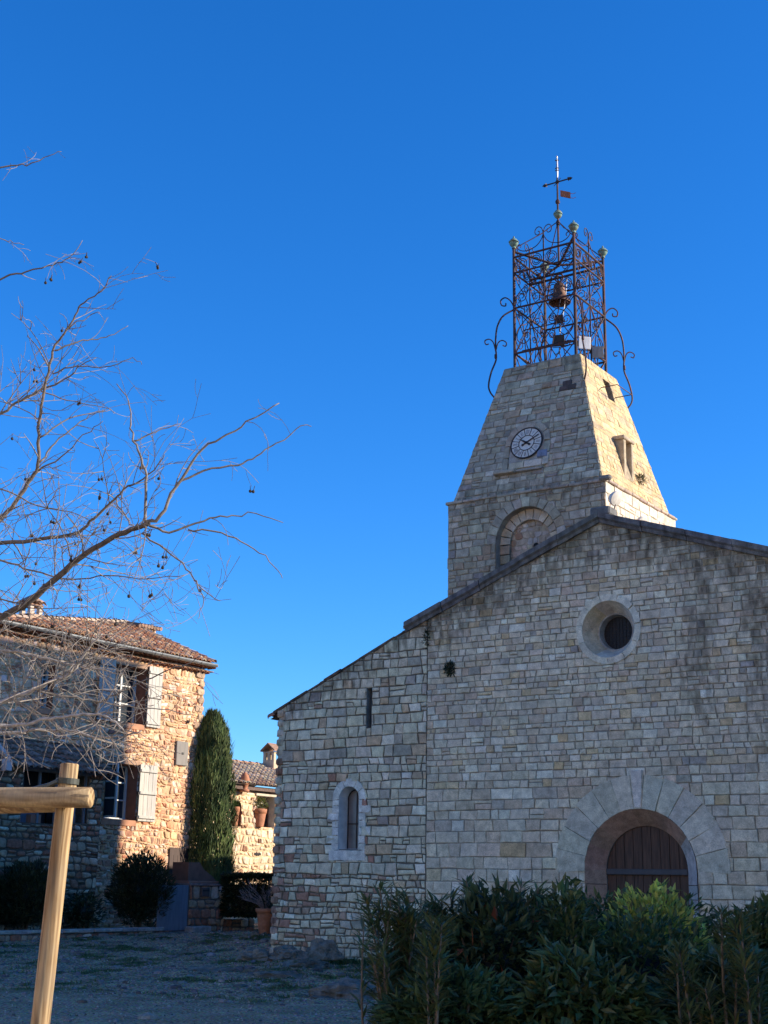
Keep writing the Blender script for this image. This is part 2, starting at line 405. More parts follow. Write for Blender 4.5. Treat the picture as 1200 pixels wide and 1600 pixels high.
def arc(cx, cy, r, a0, a1, n): return [(cx+r*cos(a0+(a1-a0)*i/n), cy+r*sin(a0+(a1-a0)*i/n)) for i in range(n+1)]
def arch_loop(cx, z0, zs, r, n=20): return [(cx+r, z0)]+arc(cx, zs, r, 0, pi, n)+[(cx-r, z0)]
def ring(mb, P, cx, cy, r0, r1, angs, rng, pal, gap=.006, bev=.01, hgt=(.025, .035), st=0., base=-.03):
    for a, b in zip(angs[:-1], angs[1:]):
        k = max(2, int(abs(b-a)*8))
        stone(mb, P, arc(cx, cy, r0, a, b, k)+arc(cx, cy, r1, b, a, k), rng, pal(rng, 0, 0), gap, bev, rng.uniform(*hgt), st=st, base=base)
def cone(mb, P, cx, cy, ra, ha, rb, hb, a0, a1, n, col):     # splay / reveal strip between two arcs
    A = arc(cx, cy, ra, a0, a1, n); B = arc(cx, cy, rb, a0, a1, n)
    for i in range(n):
        c = col(i) if callable(col) else col
        mb.add([P(*A[i], ha), P(*A[i+1], ha), P(*B[i+1], hb), P(*B[i], hb)], [(0, 1, 2, 3)], c)
def Pfront(v0): return lambda s, t, h: (s, v0-h, t)           # faces -v
def Pside(u0): return lambda s, t, h: (u0+h, s, t)            # faces +u, s = v
def tiles(mb, O, es, et, L, S, rng, pal, inside=None, pitch=.21, tl=.36, r=.085):
    O, es, et = Vector(O), Vector(es).normalized(), Vector(et).normalized()
    n = es.cross(et).normalized()
    if n.z < 0: n = -n
    for i in range(int(L/pitch)+1):
        sx = i*pitch
        j = 0; t = -.06+rng.uniform(-.02, .02)
        while t < S:
            if inside is None or inside(sx, t+tl*.5):
                e = min(t+tl*1.12, S+.03); c = jit(rng, pal(rng), .15); yaw = rng.uniform(-.01, .01); lift = rng.uniform(.0, .012)
                vs = []
                for tt, rr, up in ((t, r*1.06, .045+lift), (e, r*.86, .012)):
                    for k in range(7):
                        a = pi*k/6
                        vs.append(O+es*(sx+cos(a)*rr+(yaw if tt == t else 0))+et*tt+n*(sin(a)*rr*.8+up))
                for k in range(7):
                    a = pi*k/6; vs.append(O+es*(sx+cos(a)*r*.86)+et*(t+.005)+n*(sin(a)*r*.6+.03+lift))
                mb.add(vs, [(k, k+1, 8+k, 7+k) for k in range(6)]+[(k, 14+k, 15+k, k+1) for k in range(6)], c)
            t += tl; j += 1
# palettes
def lerp3(a, b_, f): return tuple(x+(y-x)*f for x, y in zip(a, b_))
CB = (.60, .525, .38)
def pal_church(rng, x, y):
    r = rng.random()
    pink = .34 if 2.2 < y < 3.7 else .14; yel = (.03 if y < 3.6 else .06)+.14*max(0, nz(x*.7, y*1.1, 60))
    if r < pink: c = lerp3(CB, (.55, .425, .30), rng.uniform(.2, .9))
    elif r < pink+yel: c = lerp3(CB, (.58, .42, .22), rng.uniform(.3, .9))
    elif r < pink+yel+.14: c = (.68, .63, .48)
    elif r < pink+yel+.19: c = lerp3(CB, (.36, .33, .28), rng.uniform(.3, 1))
    else: c = CB
    return jit(rng, c, .075)
def pal_aisle(rng, x, y):
    r = rng.random(); red = .30 if y < 1.9 and x < -7.3 else (.06 if y < 1.9 else .02)
    if x < -8.35: red += .3
    if r < red: c = lerp3(CB, (.34, .165, .11), rng.uniform(.5, .95))
    elif r < red+.07: c = (.55, .41, .26)
    elif r < red+.17: c = (.68, .63, .48)
    elif r < red+.22: c = (.40, .36, .28)
    else: c = (.58, .52, .37)
    return jit(rng, c, .10)
def pal_tower(rng, x, y):
    r = rng.random()
    if r < .12: c = (.40, .31, .215)
    elif r < .19: c = (.30, .265, .225)
    elif r < .27: c = (.47, .435, .345)
    else: c = (.385, .345, .262)
    return jit(rng, c, .13)
def pal_sunlit(rng, x, y): return jit(rng, (0.573, 0.425, 0.235) if rng.random() < .8 else (0.488, 0.380, 0.250), .1)  # tower stone painted brighter and more golden for its sunlit face
def pal_rubble(rng, x, y):
    r = rng.random(); B_ = (.65, .43, .285)
    if r < .26: c = lerp3(B_, (.46, .20, .11), rng.uniform(.4, 1))
    elif r < .32: c = lerp3(B_, (.30, .15, .10), rng.uniform(.4, 1))
    elif r < .62: c = B_
    elif r < .82: c = (.72, .55, .41)
    else: c = (.66, .42, .235)
    return jit(rng, c, .15)
def pal_rubble_grey(rng, x, y):
    r = rng.random()
    c = (.28, .14, .09) if r < .3 else (.38, .30, .20) if r < .55 else (.31, .22, .145) if r < .88 else (.50, .45, .35)
    return jit(rng, c, .14)
def pal_white(rng, x, y): return jit(rng, (0.626, 0.569, 0.470), .06)
def pal_tile(rng):
    r = rng.random()
    return (.33, .15, .085) if r < .4 else (.42, .24, .14) if r < .7 else (.27, .17, .12) if r < .85 else (.5, .38, .27)
def pal_tile_grey(rng):
    r = rng.random(); return (.22, .17, .135) if r < .5 else (.33, .26, .2) if r < .8 else (.27, .15, .1)
# ================================================================== CHURCH
rng = random.Random(7)
church = church_empty('church', 'old pale stone church with a wide gabled front, round window and arched portal', 'church')
UR, ZR = -.7, 8.80                       # ridge on the front
SL, SR = .398, .335
MORT = (.26, .23, .175)
def roofline(u): return ZR+SL*(u-UR) if u < UR else ZR-SR*(u-UR)
def front_stain(u, z):
    d = roofline(u)-z if u > -4.85 else 9
    s = max(0, 1.25-d*1.15) if u > -4.85 else max(0, .8-1.0*(5.45+.445*(u+8.8)-z))
    s = max(s, max(0, 1-abs(u-1.3-.12*sin(z*2))/.62)*min(1, max(0, (z-3.8)/1.8))*.85)
    s = max(s, max(0, min(1, (u-1.9)/.5))*min(1, max(0, (z-3.2)/2.5))*.85)
    s = max(s, max(0, 1-abs(u+4.35)/.5)*min(1, max(0, (z-6.1)/.6))*.8)
    s = max(s, max(0, 1-abs(u+3.0)/.5)*min(1, max(0, (z-6.9)/.6))*.8)
    s = max(s, max(0, .4-z*.6))
    return s*(.8+.5*nz(u*2.3, z*2.3))
PCX, PZS = -.07, 1.94
OCX, OCZ = -.585, 6.58
P0 = Pfront(0)
mb = MB()
backing(mb, P0, [(-4.815, -.3), (3.45, -.3), (3.45, roofline(3.45)), (UR, ZR), (-4.815, roofline(-4.815))],
        [arch_loop(PCX, -.29, PZS, 1.13), arc(OCX, OCZ, .60, 0, 2*pi*23/24, 23)], MORT, .0)
# portal handled by splitting the front in a part above and a part below the springing
hr = lambda t: (max(.095, .2-.045*(t-1.9)), max(.185, .30-.045*(t-1.9)))
hs = [(-SL, 1, ZR-SL*UR), (SR, 1, ZR+SR*UR)]
masonry(mb, P0, (-4.815, 3.45, -.2, PZS), hs, [('rect', PCX-1.14, PCX+1.14, -1, PZS+.6)], (.2, .31), (.8, 1.7), pal_church, rng, stain=front_stain, gap=.007, hh=(.004, .034))
masonry(mb, P0, (-4.815, 3.45, PZS, 9.), hs, [('circle', PCX, PZS, 1.74), ('circle', OCX, OCZ, .66)], hr, (.9, 2.4), pal_church, rng, stain=front_stain, gap=.007, wave=.014, split=.05, hh=(.004, .032))
mb.build('nave_wall', M['ashlar'], church)
# aisle: front
mb = MB()
AWX, AWS, AWB = -6.785, 3.39, 2.33       # arched window
ahalf = [(-.445, 1, 5.42+.445*8.79)]
aline = lambda u: 5.42+.445*(u+8.79)
backing(mb, P0, [(-8.79, -.4), (-4.825, -.4), (-4.825, aline(-4.825)), (-8.79, aline(-8.79))],
        [arch_loop(AWX, AWB, AWS, .26, 12), [(-6.375, 4.9), (-6.245, 4.9), (-6.245, 5.76), (-6.375, 5.76)]], (.15, .13, .10), -.004)
masonry(mb, P0, (-8.79, -4.825, -.3, 2.05), ahalf, [], (.10, .2), (.8, 2.1), pal_aisle, rng, jt=.018, wave=.06, gap=.013, bev=.02, hh=(.015, .05), stain=front_stain, split=.14)
masonry(mb, P0, (-8.79, -4.825, 2.05, 7.5), ahalf, [('rect', AWX-.33, AWX+.33, 2.1, 3.66), ('rect', -6.375, -6.245, 4.9, 5.76)], (.15, .25), (.9, 1.9), pal_aisle, rng, jt=.014, wave=.035, gap=.011, bev=.016, hh=(.01, .035), stain=front_stain, split=.1)
# rougher stones along the outer corner
for k in range(26):
    z = -.15+k*.215
    stone(mb, P0, [(-8.83-.03*rng.random(), z), (-8.62, z), (-8.62, z+.2), (-8.83-.03*rng.random(), z+.2)], rng, pal_aisle(rng, -9, z), .01, .03, rng.uniform(.03, .06), rnd=True, base=-.3, st=.3)
mb.build('aisle_wall', M['ashlar'], church)
mb = MB()
for a, b_, z0, z1 in ((-8.79, 20., 0, aline(-8.79)),):
    mb.quad((-8.795, 0, -.4), (-8.795, 27, -.4), (-8.795, 27, z1), (-8.795, 0, z1), (.33, .31, .28))
mb.quad((-8.79, 27, -.4), (7.4, 27, -.4), (7.4, 27, 5), (-8.79, 27, 5), (.33, .31, .28))
mb.add([(-8.79, 27, 5), (7.4, 27, 5), (UR, 27, 8.8)], [(0, 1, 2)], (.33, .31, .28))
mb.quad((7.4, 0, -.4), (7.4, 27, -.4), (7.4, 27, 5.3), (7.4, 0, 5.3), (.33, .31, .28))
mb.add([(3.455, -.002, -.3), (7.4, -.002, -.3), (7.4, -.002, 5.4), (3.455, -.002, 7.3)], [(0, 1, 2, 3)], (.36, .34, .31))
mb.build('side_wall', M['ashlar'], church)
# sloping cornice of dark slabs
mb = MB()
def slabs(ua, ub, zf, th, pr, L, col, va=.3):
    n = max(1, int(abs(ub-ua)/L)); xs = [ua+(ub-ua)*i/n for i in range(n+1)]
    for a, b_ in zip(xs[:-1], xs[1:]):
        g = .006*(1 if b_ > a else -1); a2, b2 = a+g, b_-g; dz = rng.uniform(-.012, .012); dv = rng.uniform(-.02, .02)
        prof = [(va, 0), (-pr*.45+dv, 0), (-pr*.6+dv, th*.3), (-pr+dv, th*.5), (-pr+dv, th), (va, th)]
        vs = [(a2, p, zf(a2)+q+dz) for p, q in prof]+[(b2, p, zf(b2)+q+dz) for p, q in prof]
        k = len(prof)
        mb.add(vs, [(i, (i+1) % k, k+(i+1) % k, k+i) for i in range(k)]+[tuple(range(k))[::-1], tuple(range(k, 2*k))], jit(rng, col, .12), .25)
slabs(-5.36, UR, lambda u: roofline(u)-.02, .21, .13, .8, (.17, .17, .165))
slabs(UR, 3.9, lambda u: roofline(u)-.02, .21, .13, .8, (.17, .17, .165))
slabs(-8.95, -5.2, lambda u: aline(u), .055, .03, .42, (.16, .125, .10))
mb.box(UR-.2, UR+.24, -.08, .3, ZR+.12, ZR+.30, (.17, .17, .165), .03)
mb.build('cornice', M['slab'], church)
mb = MB()
for (ua, za, ub, zb) in ((-5.4, roofline(-5.4)+.06, UR, ZR+.06), (UR, ZR+.06, 3.9, roofline(3.9)+.06), (-9.1, aline(-9.1)-.05, -4.82, aline(-4.82)-.05), (3.45, 7.0, 7.7, 5.2)):
    mb.add([(ua, .05, za), (ub, .05, zb), (ub, 27.3, zb), (ua, 27.3, za)], [(0, 1, 2, 3)], (.26, .15, .1))
    L = math.hypot(ub-ua, zb-za)
    lo = ua if za < zb else ub
    es = (0, 1, 0); et = (ub-ua, 0, zb-za) if za < zb else (ua-ub, 0, za-zb)
    tiles(mb, (lo, .2, min(za, zb)), es, et, 27, L, rng, pal_tile, pitch=.34, tl=.8, r=.15)
mb.build('roof', M['tile'], church)
# portal
mb = MB()
an = [-.03]; 
for d_ in (.30, .30, .31, .30, .29, .28): an.append(an[-1]+d_)
ka = pi/2-.075 - an[-1]
angs = [a*(pi/2-.075)/an[-1] if a > 0 else a for a in an]
angs = angs+[pi/2+.075]+[pi-a for a in angs[::-1]]
angs = sorted(set(round(a, 5) for a in angs))
ring(mb, P0, PCX, PZS, 1.132, 1.78, angs, rng, lambda r, x, y: jit(r, (.56, .515, .39), .07), hgt=(.028, .036), bev=.006, gap=.003)
stone(mb, P0, [(PCX-.07, PZS+1.15), (PCX+.07, PZS+1.15), (PCX+.12, PZS+1.86), (PCX-.12, PZS+1.86)], rng, (.6, .54, .46), .004, .01, .052)
mb.build('portal_arch', M['ashlar'], church)
mb = MB()
rc = lambda i: jit(random.Random(i//2+3), (.30, .225, .18) if i < 21 else (.42, .39, .37), .1)
cone(mb, P0, PCX, PZS, 1.13, .03, .83, -.3, 0, pi, 28, lambda i: jit(random.Random(i//3), (.40, .37, .35) if i < 5 else (.34, .215, .15), .09))  # right part painted paler and greyer to carry its sky light
for sx, c0 in ((1, (.41, .39, .37)), (-1, (.34, .225, .16))):  # right jamb paler for sky light, left one brown stone
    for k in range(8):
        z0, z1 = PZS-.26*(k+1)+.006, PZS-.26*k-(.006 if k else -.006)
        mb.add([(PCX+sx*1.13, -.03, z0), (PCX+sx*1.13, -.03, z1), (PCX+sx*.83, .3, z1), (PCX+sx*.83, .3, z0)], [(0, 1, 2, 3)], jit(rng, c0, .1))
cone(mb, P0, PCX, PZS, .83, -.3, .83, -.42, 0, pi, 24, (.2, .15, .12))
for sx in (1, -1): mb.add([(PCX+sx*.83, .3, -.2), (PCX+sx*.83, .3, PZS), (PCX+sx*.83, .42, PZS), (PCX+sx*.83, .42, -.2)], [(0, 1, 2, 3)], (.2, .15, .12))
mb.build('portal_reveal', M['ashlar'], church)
mb = MB(); xs = [-.83+1.66*i/9 for i in range(10)]
for a, b_ in zip(xs[:-1], xs[1:]):
    top = lambda x: PZS+sqrt(max(0, .84**2-x*x))
    pl = [(PCX+a+.006, -.1), (PCX+b_-.006, -.1), (PCX+b_-.006, top(b_)), (PCX+(a+b_)/2, top((a+b_)/2)), (PCX+a+.006, top(a))]
    mb.prism(pl, Pfront(.36), 0, rng.uniform(.012, .022), (1, 1, 1))
mb.add([(PCX-.9, .365, -.2), (PCX+.9, .365, -.2), (PCX+.9, .365, 2.9), (PCX-.9, .365, 2.9)], [(0, 1, 2, 3)])
dr = mb.build('door', M['door'], church)
mb = MB()
mb.box(PCX-.83, PCX+.83, .27, .345, PZS-.08, PZS+.03, (.06, .06, .062), .01)
mb.build('crossbar', M['paint'], dr)
# round window
rw = MB()
ring(rw, P0, OCX, OCZ, .565, .705, [i*2*pi/11+.1 for i in range(12)], rng, lambda r, x, y: jit(r, (.62, .58, .45), .05), hgt=(.03, .036), bev=.006, gap=.003)
rwo = rw.build('round_window', M['ashlar'], church)
mb = MB(); cl = lambda i: jit(random.Random(i//3+40), (.56, .5, .41) if not 3 < i//3 < 8 else (.52, .42, .28), .07)
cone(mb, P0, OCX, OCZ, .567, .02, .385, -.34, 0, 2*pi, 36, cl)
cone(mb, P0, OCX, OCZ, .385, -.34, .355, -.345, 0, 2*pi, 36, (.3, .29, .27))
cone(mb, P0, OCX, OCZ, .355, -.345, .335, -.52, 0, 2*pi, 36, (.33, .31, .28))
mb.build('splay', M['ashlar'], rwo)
mb = MB()
mb.prism(arc(OCX, OCZ, .345, 0, 2*pi*31/32, 31), Pfront(.53), 0, .01)
mb.build('pane', M['oldglass'], rwo)
mb = MB()
for i in range(-4, 5):
    x = i*.075; y = sqrt(.335**2-x*x)
    mb.tube([(OCX+x, .51, OCZ-y), (OCX+x, .51, OCZ+y)], .004, 4); mb.tube([(OCX-y, .508, OCZ+x), (OCX+y, .508, OCZ+x)], .004, 4)
mb.build('grille', M['black_iron'], rwo)
# arched aisle window
mb = MB()
pw = lambda r, x, y: jit(r, (.63, .62, .54), .05)
ring(mb, P0, AWX, AWS, .262, .44, [-.05, .55, 1.1, pi/2+.45, 2.4, pi+.05], rng, pw, hgt=(.028, .034), gap=.003, bev=.006)
z = AWB-.02; k = 0
while z < AWS-.03:
    h = min(rng.uniform(.14, .2), AWS-.02-z)
    for sx in (1, -1):
        wd = .44 if (k+sx) % 3 else .57
        xs = sorted((AWX+sx*.262, AWX+sx*wd))
        stone(mb, P0, [(xs[0], z), (xs[1], z), (xs[1], z+h), (xs[0], z+h)], rng, pw(rng, 0, 0), .003, .006, .03)
    z += h; k += 1
for a, b_ in ((-.5, -.02), (-.02, .45)): stone(mb, P0, [(AWX+a, AWB-.24), (AWX+b_, AWB-.24), (AWX+b_, AWB-.02), (AWX+a, AWB-.02)], rng, pw(rng, 0, 0), .003, .008, .034)
awo = mb.build('arched_window', M['ashlar'], church)
mb = MB(); ca = (.6, .58, .54)
cone(mb, P0, AWX, AWS, .262, .025, .215, -.26, 0, pi, 16, ca)
for sx in (1, -1): mb.add([(AWX+sx*.262, -.025, AWB-.02), (AWX+sx*.262, -.025, AWS), (AWX+sx*.215, .26, AWS), (AWX+sx*.215, .26, AWB)], [(0, 1, 2, 3)], ca)
mb.add([(AWX-.27, -.03, AWB-.02), (AWX+.27, -.03, AWB-.02), (AWX+.22, .26, AWB+.02), (AWX-.22, .26, AWB+.02)], [(0, 1, 2, 3)], ca)
mb.build('reveal', M['plain'], awo)
mb = MB(); mb.prism(arch_loop(AWX, AWB, AWS, .225, 14), Pfront(.25), -.01, 0, (.17, .15, .14)); mb.build('pane', simple_mat('leaded_glass', None, .25, 0, 3, (.7, 1.2), .1), awo)
mb = MB()
for x in (-.2, 0.03, .2): mb.box(AWX+x-.009, AWX+x+.009, .232, .25, AWB, AWS+.1+(.1 if abs(x) < .1 else -.05), (.03, .03, .035))
mb.box(AWX-.21, AWX+.21, .228, .246, 2.86, 2.885, (.03, .03, .035))
mb.tube([(x, .24, y) for x, y in arc(AWX, AWS, .208, 0, pi, 14)], .012, 5, (.03, .03, .035))
mb.build('glazing_bar', M['black_iron'], awo)
mb = MB(); q = [(-6.375, 4.9), (-6.245, 4.9), (-6.245, 5.76), (-6.375, 5.76)]
for i in range(4):
    a, b_ = q[i], q[(i+1) % 4]
    mb.add([P0(*a, .01), P0(*b_, .01), P0(*b_, -.4), P0(*a, -.4)], [(0, 1, 2, 3)], (.25, .24, .22))
so_ = mb.build('slit_window', M['ashlar'], church)
mb = MB(); mb.prism(q, P0, -.42, -.4); mb.build('void', M['dark'], so_)

# ================================================================== BELL TOWER
tower = church_empty('bell_tower', 'square stone bell tower tapering to a truncated pyramid with a clock', 'bell tower')
TU0, TU1, TV0, TV1, ZC, ZT = -4.92, -1.04, 1.0, 4.85, 9.97, 13.37
ANX, ANZ = -2.93, 8.90
mb = MB()
tst = lambda s, t: max(0, min(.75, .45-(ZC-t)*.5))*(.7+.6*nz(s*2, t*2)) + (.35 if abs(s+4.0) < .3 and t < 9 else 0)*max(0, nz(s*3, t*.7)+.3)
backing(mb, Pfront(TV0), [(TU0, 6), (TU1, 6), (TU1, ZC), (TU0, ZC)], [arch_loop(ANX, 6.01, ANZ, .75, 16)], MORT)
masonry(mb, Pfront(TV0), (TU0, TU1, 6, ANZ), [], [('rect', ANX-.76, ANX+.76, 5, 9.5)], (.12, .2), (1., 2.4), pal_tower, rng, jt=.012, wave=.03, gap=.010, bev=.014, hh=(.008, .03), stain=tst, split=.1)
masonry(mb, Pfront(TV0), (TU0, TU1, ANZ, ZC), [], [('circle', ANX, ANZ, .95)], (.12, .2), (1., 2.4), pal_tower, rng, jt=.012, wave=.03, gap=.010, bev=.014, hh=(.008, .03), stain=tst, split=.1)
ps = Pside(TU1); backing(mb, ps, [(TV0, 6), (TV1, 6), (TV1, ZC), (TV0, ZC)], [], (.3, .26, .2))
masonry(mb, ps, (TV0, TV1, 7.6, ZC), [], [], (.12, .2), (1., 2.4), lambda r, x, y: jit(r, (.62, .55, .44), .07), rng, jt=.012, wave=.02, gap=.005, bev=.012, hh=(.006, .018))  # stones of the sunlit side painted paler than the shaded walls
for P, r_ in ((lambda s, t, h: (TU0-h, s, t), (TV0, TV1, 5.5, ZC)), (lambda s, t, h: (s, TV1+h, t), (TU0, TU1, 6, ZC))):
    backing(mb, P, [(r_[0], r_[2]), (r_[1], r_[2]), (r_[1], r_[3]), (r_[0], r_[3])], [], MORT)
    masonry(mb, P, r_, [], [], (.16, .26), (1., 2.2), pal_tower, rng)
mb.build('base_wall', M['tower'], tower)
mb = MB()
ring(mb, Pfront(TV0), ANX, ANZ, .752, .98, [pi*i/13 for i in range(14)], rng, pal_tower, gap=.006, bev=.012)
arcw = mb.build('blind_arch', M['tower'], tower)
mb = MB(); cone(mb, Pfront(TV0), ANX, ANZ, .75, .02, .75, -.17, 0, pi, 20, lambda i: jit(random.Random(i), (.3, .26, .21), .12))
for sx in (1, -1): mb.add([(ANX+sx*.75, TV0-.02, 6), (ANX+sx*.75, TV0-.02, ANZ), (ANX+sx*.75, TV0+.17, ANZ), (ANX+sx*.75, TV0+.17, 6)], [(0, 1, 2, 3)], (.3, .27, .22))
pk = lambda r, x, y: jit(r, (.46, .39, .30), .13)
ring(mb, Pfront(TV0+.19), ANX, ANZ, .50, .76, [pi*i/11 for i in range(12)], rng, pk, gap=.006, bev=.014, hgt=(.02, .035))
for sx in (1, -1):
    z = ANZ
    while z > 7.6:
        h = rng.uniform(.13, .22); xs = sorted((ANX+sx*.5, ANX+sx*.76))
        stone(mb, Pfront(TV0+.19), [(xs[0], z-h), (xs[1], z-h), (xs[1], z), (xs[0], z)], rng, pal_tower(rng, 0, 0), .01, .014, .03); z -= h
mb.build('inner_ring', M['tower'], arcw)
mb = MB(); pt = Pfront(TV0+.27)
backing(mb, pt, arch_loop(ANX, 7, ANZ, .56, 16), [], (.36, .30, .23))
def pal_tymp(r, x, y):
    return jit(r, (.30, .19, .13) if r.random() < .16 else (.44, .40, .36) if r.random() < .4 else (.42, .34, .26), .15)
masonry(mb, pt, (ANX-.53, ANX+.53, 7.2, ANZ+.55), [], [('rect', ANX+.02, ANX+.17, 8.62, 8.88)], (.09, .15), (.8, 2), pal_tymp, rng, jt=.02, wave=.05, gap=.008, bev=.012, hh=(.004, .02), rnd=True)
mb.build('tympanum', M['tower'], arcw)
mb = MB(); mb.prism(arch_loop(ANX+.095, 8.62, 8.82, .07, 8), pt, .001, .006); mb.build('void', M['dark'], arcw)
mb = MB()
for (a, b_, c, d) in ((TU0-.05, TU1+.05, TV0-.05, TV0+.1), (TU0-.05, TU1+.05, TV1-.1, TV1+.05)):
    n = 9
    for i in range(n): mb.box(a+(b_-a)*i/n+.004, a+(b_-a)*(i+1)/n-.004, c+rng.uniform(-.015, .015), d, ZC-.01+rng.uniform(-.01, .01), ZC+.055, jit(rng, (.36, .31, .25), .15), .015)
for (a, b_) in ((TU0-.055, TU0+.1), (TU1-.1, TU1+.055)):
    for i in range(9): mb.box(a, b_+rng.uniform(-.012, .012), TV0+.1+(TV1-TV0-.2)*i/9+.004, TV0+.1+(TV1-TV0-.2)*(i+1)/9-.004, ZC-.01+rng.uniform(-.01, .01), ZC+.055, jit(rng, (.42, .33, .27), .12), .015)
mb.box(TU1-.1, TU1+.17, TV0-.11, TV0+.03, ZC+.0, ZC+.10, (.22, .2, .18), .03)
mb.build('ledge', M['tower'], tower)
# pyramid
IN = .08; TB = (.98, 13.37)
cu, cv = (TU0+TU1)/2, (TV0+TV1)/2
hb_u, hb_v = (TU1-TU0)/2-IN, (TV1-TV0)/2-IN
ht_ = .98; HZ = ZT-ZC-.05; Z0 = ZC+.05
def pyr_face(axis, sgn):
    hb = hb_v if axis == 'v' else hb_u; hs_ = hb_u if axis == 'v' else hb_v
    run = hb-ht_; L = math.hypot(run, HZ); cr, sz_ = run/L, HZ/L
    def P(s, t, h):
        d = hb-t*cr+h*sz_; z = Z0+t*sz_+h*cr
        return (cu+s, cv+sgn*d, z) if axis == 'v' else (cu+sgn*d, cv+s, z)
    k = (hs_-ht_)/L
    return P, L, hs_, [(1, k, hs_), (-1, k, hs_)]
mb = MB()
pst = lambda s, t: max(0, .55-(3.53-t)*.7)*(.6+.8*nz(s*3, t*3))+max(0, .35-t*.5)
PF, PL, PH, PHS = pyr_face('v', -1)
PR, PRL, PRH, PRHS = pyr_face('u', 1)
CS, CT = -3.07-cu, 1.24
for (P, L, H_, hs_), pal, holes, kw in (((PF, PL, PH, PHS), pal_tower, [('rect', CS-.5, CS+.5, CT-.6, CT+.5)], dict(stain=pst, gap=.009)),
                                  ((PR, PRL, PRH, PRHS), pal_sunlit, [('rect', .02, .40, 2.62, 3.16), ('rect', -.45, .05, .45, 1.35)], dict(gap=.004, hh=(.004, .012))),
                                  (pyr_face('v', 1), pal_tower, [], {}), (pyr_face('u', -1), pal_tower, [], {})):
    backing(mb, P, [(-H_, 0), (H_, 0), (ht_, L), (-ht_, L)], [[(.02, 2.62), (.40, 2.62), (.40, 3.16), (.02, 3.16)]] if pal is pal_sunlit else [], MORT if pal is pal_tower else (.36, .29, .2))
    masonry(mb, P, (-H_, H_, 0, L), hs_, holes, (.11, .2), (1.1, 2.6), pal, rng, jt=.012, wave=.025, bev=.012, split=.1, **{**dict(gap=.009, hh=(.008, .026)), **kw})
mb.box(cu-ht_, cu+ht_, cv-ht_, cv+ht_, ZT-.1, ZT+.012, (.36, .32, .25), .01)
for s_, t_, c_ in ((.62, 2.62, (.09, .07, .065)), (.74, 2.5, (.08, .065, .06)), (.55, 2.5, (.11, .08, .07)), (.1, 2.68, (.3, .22, .15))):
    stone(mb, PF, [(s_, t_), (s_+.24, t_), (s_+.24, t_+.14), (s_, t_+.14)], rng, c_, .004, .01, .036)
mb.build('spire', M['tower'], tower)
# openings of the sunlit side
mb = MB(); q = [(.02, 2.62), (.40, 2.62), (.40, 3.16), (.02, 3.16)]
for i in range(4):
    a, b_ = q[i], q[(i+1) % 4]; mb.add([PR(*a, .0), PR(*b_, .0), PR(*b_, -.35), PR(*a, -.35)], [(0, 1, 2, 3)], (.33, .27, .2))
so_ = mb.build('spire_opening', M['tower'], tower)
mb = MB(); mb.prism(q, PR, -.36, -.35); mb.build('void', M['dark'], so_)
mb = MB()
va, vb, uf, za, zb = 2.50, 3.02, -1.24, 10.42, 11.36
ub = -1.62
for (a, b_) in ((va, va+.12), (vb-.1, vb)):
    mb.box(ub, uf, a, b_, za, zb, (.44, .36, .25), .01)
mb.box(ub, uf+.03, va-.04, vb+.04, zb+.002, zb+.09, (.40, .33, .25), .015)
mb.box(ub, uf-.01, va+.122, vb-.102, za-.1, za+.05, (.42, .35, .26), .01)
do = mb.build('dormer', M['tower'], tower)
mb = MB(); mb.box(ub+.1, ub+.12, va+.12, vb-.1, za+.05, zb); mb.build('void', M['dark'], do)
mb = MB(); zf = 12.72; uo = cu+hb_u-(zf-Z0)/HZ*(hb_u-ht_)
mb.tube([(uo-.05, 2.62, zf), (uo+.42, 2.62, zf), (uo+.42, 3.42, zf), (uo-.05, 3.42, zf)], .012, 5)
mb.build('bracket_frame', M['iron'], tower)
# clock on the front slope
mb = MB()
pc = lambda r, x, y: jit(r, (.44, .39, .33), .1)
for a, b_ in ((.02, .55), (.55, 1.25), (1.25, 2.2), (2.2, pi-.02)):
    stone(mb, PF, [(CS+x, CT+y) for x, y in arc(0, 0, .42, a, b_, 6)+arc(0, 0, .58, b_, a, 6)], rng, pal_tower(rng, 0, 0), .006, .012, .055)
for sx in (-1, 1):
    for a, b_ in ((-.3, 0), (-.62, -.31)):
        xs = sorted((CS+sx*.43, CS+sx*.59)); stone(mb, PF, [(xs[0], CT+a), (xs[1], CT+a), (xs[1], CT+b_), (xs[0], CT+b_)], rng, pal_tower(rng, 0, 0), .006, .01, .045)
for a, b_ in ((-.42, -.02), (-.02, .42)): stone(mb, PF, [(CS+a, CT-.62), (CS+b_, CT-.62), (CS+b_, CT-.44), (CS+a, CT-.44)], rng, pal_tower(rng, 0, 0), .006, .01, .04)
mb.prism([(CS-.43, CT-.44), (CS+.43, CT-.44), (CS+.43, CT+.2), (CS+.25, CT+.4), (CS-.25, CT+.4), (CS-.43, CT+.2)], PF, -.02, .03, (.33, .31, .28))
stone(mb, PF, [(CS-.72, CT-.74), (CS-.2, CT-.74), (CS-.2, CT-.66), (CS-.72, CT-.66)], rng, (.36, .30, .22), .0, .02, .15)
stone(mb, PF, [(CS-.18, CT-.73), (CS+.45, CT-.73), (CS+.45, CT-.68), (CS-.18, CT-.68)], rng, (.3, .27, .23), .0, .02, .09)
stone(mb, PF, [(CS+.30, CT-.42), (CS+.54, CT-.42), (CS+.54, CT-.24), (CS+.30, CT-.24)], rng, (.17, .20, .27), .0, .02, .068)
ck = mb.build('clock_surround', M['tower'], tower)
PK = lambda x, y, h: PF(CS+x, CT+y, h+.06)
mb = MB(); mb.prism(arc(0, 0, .385, 0, 2*pi*39/40, 39), PK, -.04, .012); mb.build('clock_face', M['white'], ck)
mb = MB()
